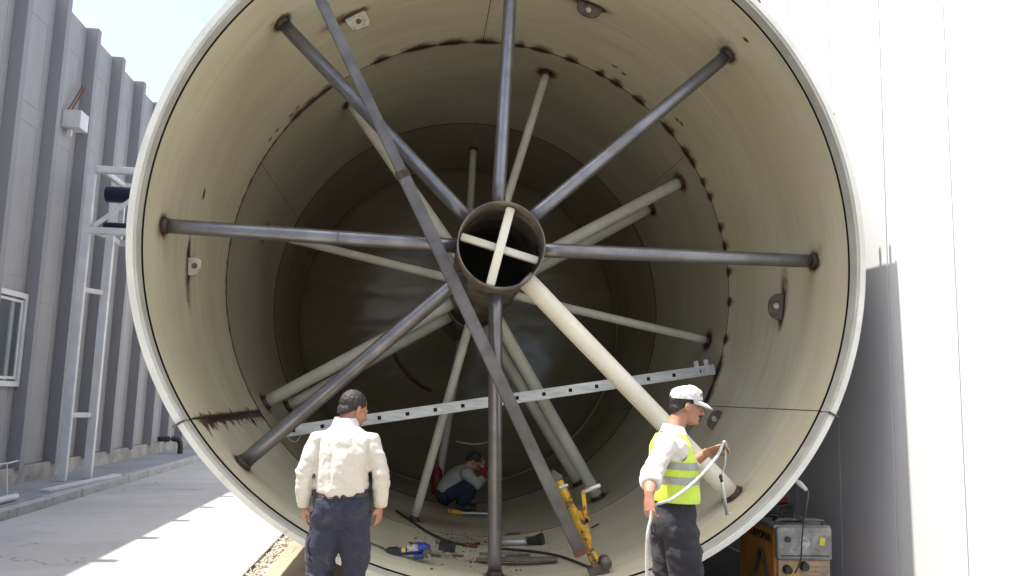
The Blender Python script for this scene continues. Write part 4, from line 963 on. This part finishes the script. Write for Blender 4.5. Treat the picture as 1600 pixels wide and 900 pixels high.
# vest
bm = BM(); tv = [((0,.012,.960),(.188,.150)),((0,.014,1.02),(.190,.160)),((0,.010,1.12),(.190,.150)),((0,-.004,1.24),(.194,.143)),((0,-.012,1.33),(.188,.124)),((0,-.008,1.39),(.146,.098)),((0,-.002,1.418),(.098,.078))]
tube(bm, [t[0] for t in tv], [t[1] for t in tv], n=28); me = blob(bm, .0085, 5)
displace(me, lambda co_, n: folds(.008, (6,6,8), 11.)(co_, n) + .010*noise.noise(Vector((co_.x*13, co_.y*13, 1)))*max(0, min(1, (1.08-co_.z)/.12)))
vest_me = slice_mesh(me, [(Vector((0,0,.995)), Vector((0,-.03,-1))), (Vector((0,0,1.408)), Vector((0,.0,1))), (Vector((.178,0,1.3)), Vector((1,.0,.28))), (Vector((-.178,0,1.3)), Vector((-1,0,.28)))])
vest = obj('vest', vest_me, M_vest, p2, local=True)
for z0, z1 in ((1.108,1.152),(1.196,1.240)):
    obj('reflective_band', slice_mesh(vest_me, [(Vector((0,0,z1)), Vector((0,.03,1))), (Vector((0,0,z0)), Vector((0,-.03,-1)))], .0035), M_refl, vest, local=True)
pel2 = [((0,.006,1.03),(.172,.128)),((0,.004,.98),(.174,.132)),((0,-.004,.89),(.178,.134)),((0,0,.80),(.165,.122)),((0,0,.77),(.12,.09))]
me = trousers(legs2, pel2, [((-.082,-.055,.865),(.088,.082,.095)), ((.082,-.055,.865),(.088,.082,.095))], r=(.108,.086,.080), seed=6., amp=.018)
tr = obj('trousers', me, M_char, p2, local=True)
obj('pocket', patch(me, (.6,.03,.64), (0,.14,0), (0,0,.18), 12, 12, (-1,0,0), .008), M_char, tr, local=True)
boots(p2, [(.105,.02,.1), (-.105,-.05,-.1)])
# the hose he holds and the torch hanging from his raised hand
def p2w(p): return Vector((1.63+p[1], 5.12-p[0], .005+p[2]))
h1 = p2w((.445,-.262,.985)); h2 = p2w((-.045,.355,1.345))
bm = BM(); tube(bm, spline([h2+Vector((.02,.01,-.02)), h2+Vector((-.01,-.02,.015)), h2.lerp(h1,.16)+Vector((0,-.05,-.015)), h2.lerp(h1,.45)+Vector((0,-.06,-.035)), h2.lerp(h1,.75)+Vector((0,-.02,-.03)), h1+Vector((.012,0,.03)), h1+Vector((-.01,-.01,-.04)), h1+Vector((-.03,-.01,-.15)), h1+Vector((-.02,.02,-.38)), h1+Vector((.02,.05,-.66)), h1+Vector((-.05,.1,-.93)), h1+Vector((-.25,.15,-.975))],10), .0095, n=10)
tag(obj('grey_hose', bm, M_hose, smooth=True), 'grey hose running through both hands of the man in the vest', 'hose')
tg = thing('hanging_torch', 'thin pale torch hanging on a cord from the raised hand', 'torch', h2)
bm = BM(); tube(bm, spline([h2+Vector((.01,0,-.01)), h2+Vector((.005,-.005,-.12)), h2+Vector((-.025,-.01,-.20))],5), .005, n=8); obj('cord', bm, M_hose, tg, smooth=True)
bm = BM(); ell(bm, h2+Vector((-.027,-.01,-.205)), (.012,.012,.018), seg=12); ell(bm, h2+Vector((-.022,-.01,-.228)), (.010,.010,.014), seg=12); obj('knot', bm, M_cable, tg)
bm = BM(); tube(bm, [h2+Vector((-.020,-.01,-.235)), h2+Vector((-.012,-.01,-.29)), h2+Vector((.012,-.01,-.44))], [.008,.012,.011], n=10); obj('torch_handle', bm, M_alu, tg, smooth=True)
bm = BM(); tube(bm, [h2+Vector((.005,-.01,-.435)), h2+Vector((.05,-.012,-.425))], .006, n=8); obj('torch_tip', bm, M_alu, tg, smooth=True)

# ---- man crouching deep inside the tank
p3 = thing('person', 'man in pale grey shirt crouching deep inside the tank', 'person', floor(.56,10.6), (0,0,-PI/2))
Mh = hmat((0,.215,.600), math.radians(-5), math.radians(-42))
arms3 = [((.165,.10,.475),(.22,.27,.32),(.085,.335,.50)), ((-.165,.10,.475),(-.20,.30,.33),(-.04,.40,.45))]
legs3 = [((.09,-.10,.20),(.17,.26,.36),(.12,.06,.08)), ((-.09,-.10,.20),(-.16,.28,.36),(-.12,.08,.08))]
bm = BM(); add_head(bm, Mh, (0,.12,.49))
tube(bm, [(0,-.10,.22),(0,0,.38),(0,.12,.49)], [(.12,.09),(.13,.08),(.06,.055)], n=16)
for i, (a, b, c) in enumerate(arms3): tube(bm, [a, b, c], [.045,.04,.03], n=12)
hand(bm, arms3[0][2], (-.15,.05,.9), (-.4,-.8,.1), 1, .5); hand(bm, arms3[1][2], (.1,.3,.7), (.3,-.8,.1), -1, .5)
for a, b, c in legs3: tube(bm, [a, b, c], [.07,.05,.04], n=12)
obj('body', blob(bm, .006, 3), M_skin, p3, local=True)
obj('hair', hair_mesh(Mh), M_hairb, p3, local=True)
tor3 = [((0,-.155,.20),(.16,.115)),((0,-.11,.27),(.17,.125)),((0,-.03,.37),(.18,.125)),((0,.06,.455),(.175,.11)),((0,.105,.49),(.12,.08)),((0,.13,.51),(.07,.062))]
me = blob(shirt_bm(arms3, tor3, None, sleeve=(.078,.064,.056,.05), cuff=.55), .010, 5); displace(me, folds(.010, (8,8,10), 21.)); obj('shirt', me, M_shirt3, p3, local=True)
b, c = Vector(arms3[0][1]), Vector(arms3[0][2]); bm = BM(); tube(bm, [b.lerp(c,.5), b.lerp(c,.8), c, c+Vector((-.03,.02,.06))], [.05,.05,.046,.05], n=14); obj('red_cuff', blob(bm, .008, 3), M_red, p3, local=True)
bm = BM(); tube(bm, [(0,-.165,.24),(0,-.13,.17),(0,-.06,.14)], [(.165,.12),(.17,.125),(.12,.1)], n=20)
for a, b, c in legs3: tube(bm, [a, Vector(a).lerp(Vector(b),.5), b, Vector(b).lerp(Vector(c),.5), c], [.108,.10,.085,.08,.072], n=16)
me = blob(bm, .010, 4); displace(me, folds(.010, (9,9,12), 17.)); obj('trousers', me, M_seat, p3, local=True)
boots(p3, [(.12,.08,.1), (-.12,.1,-.1)])
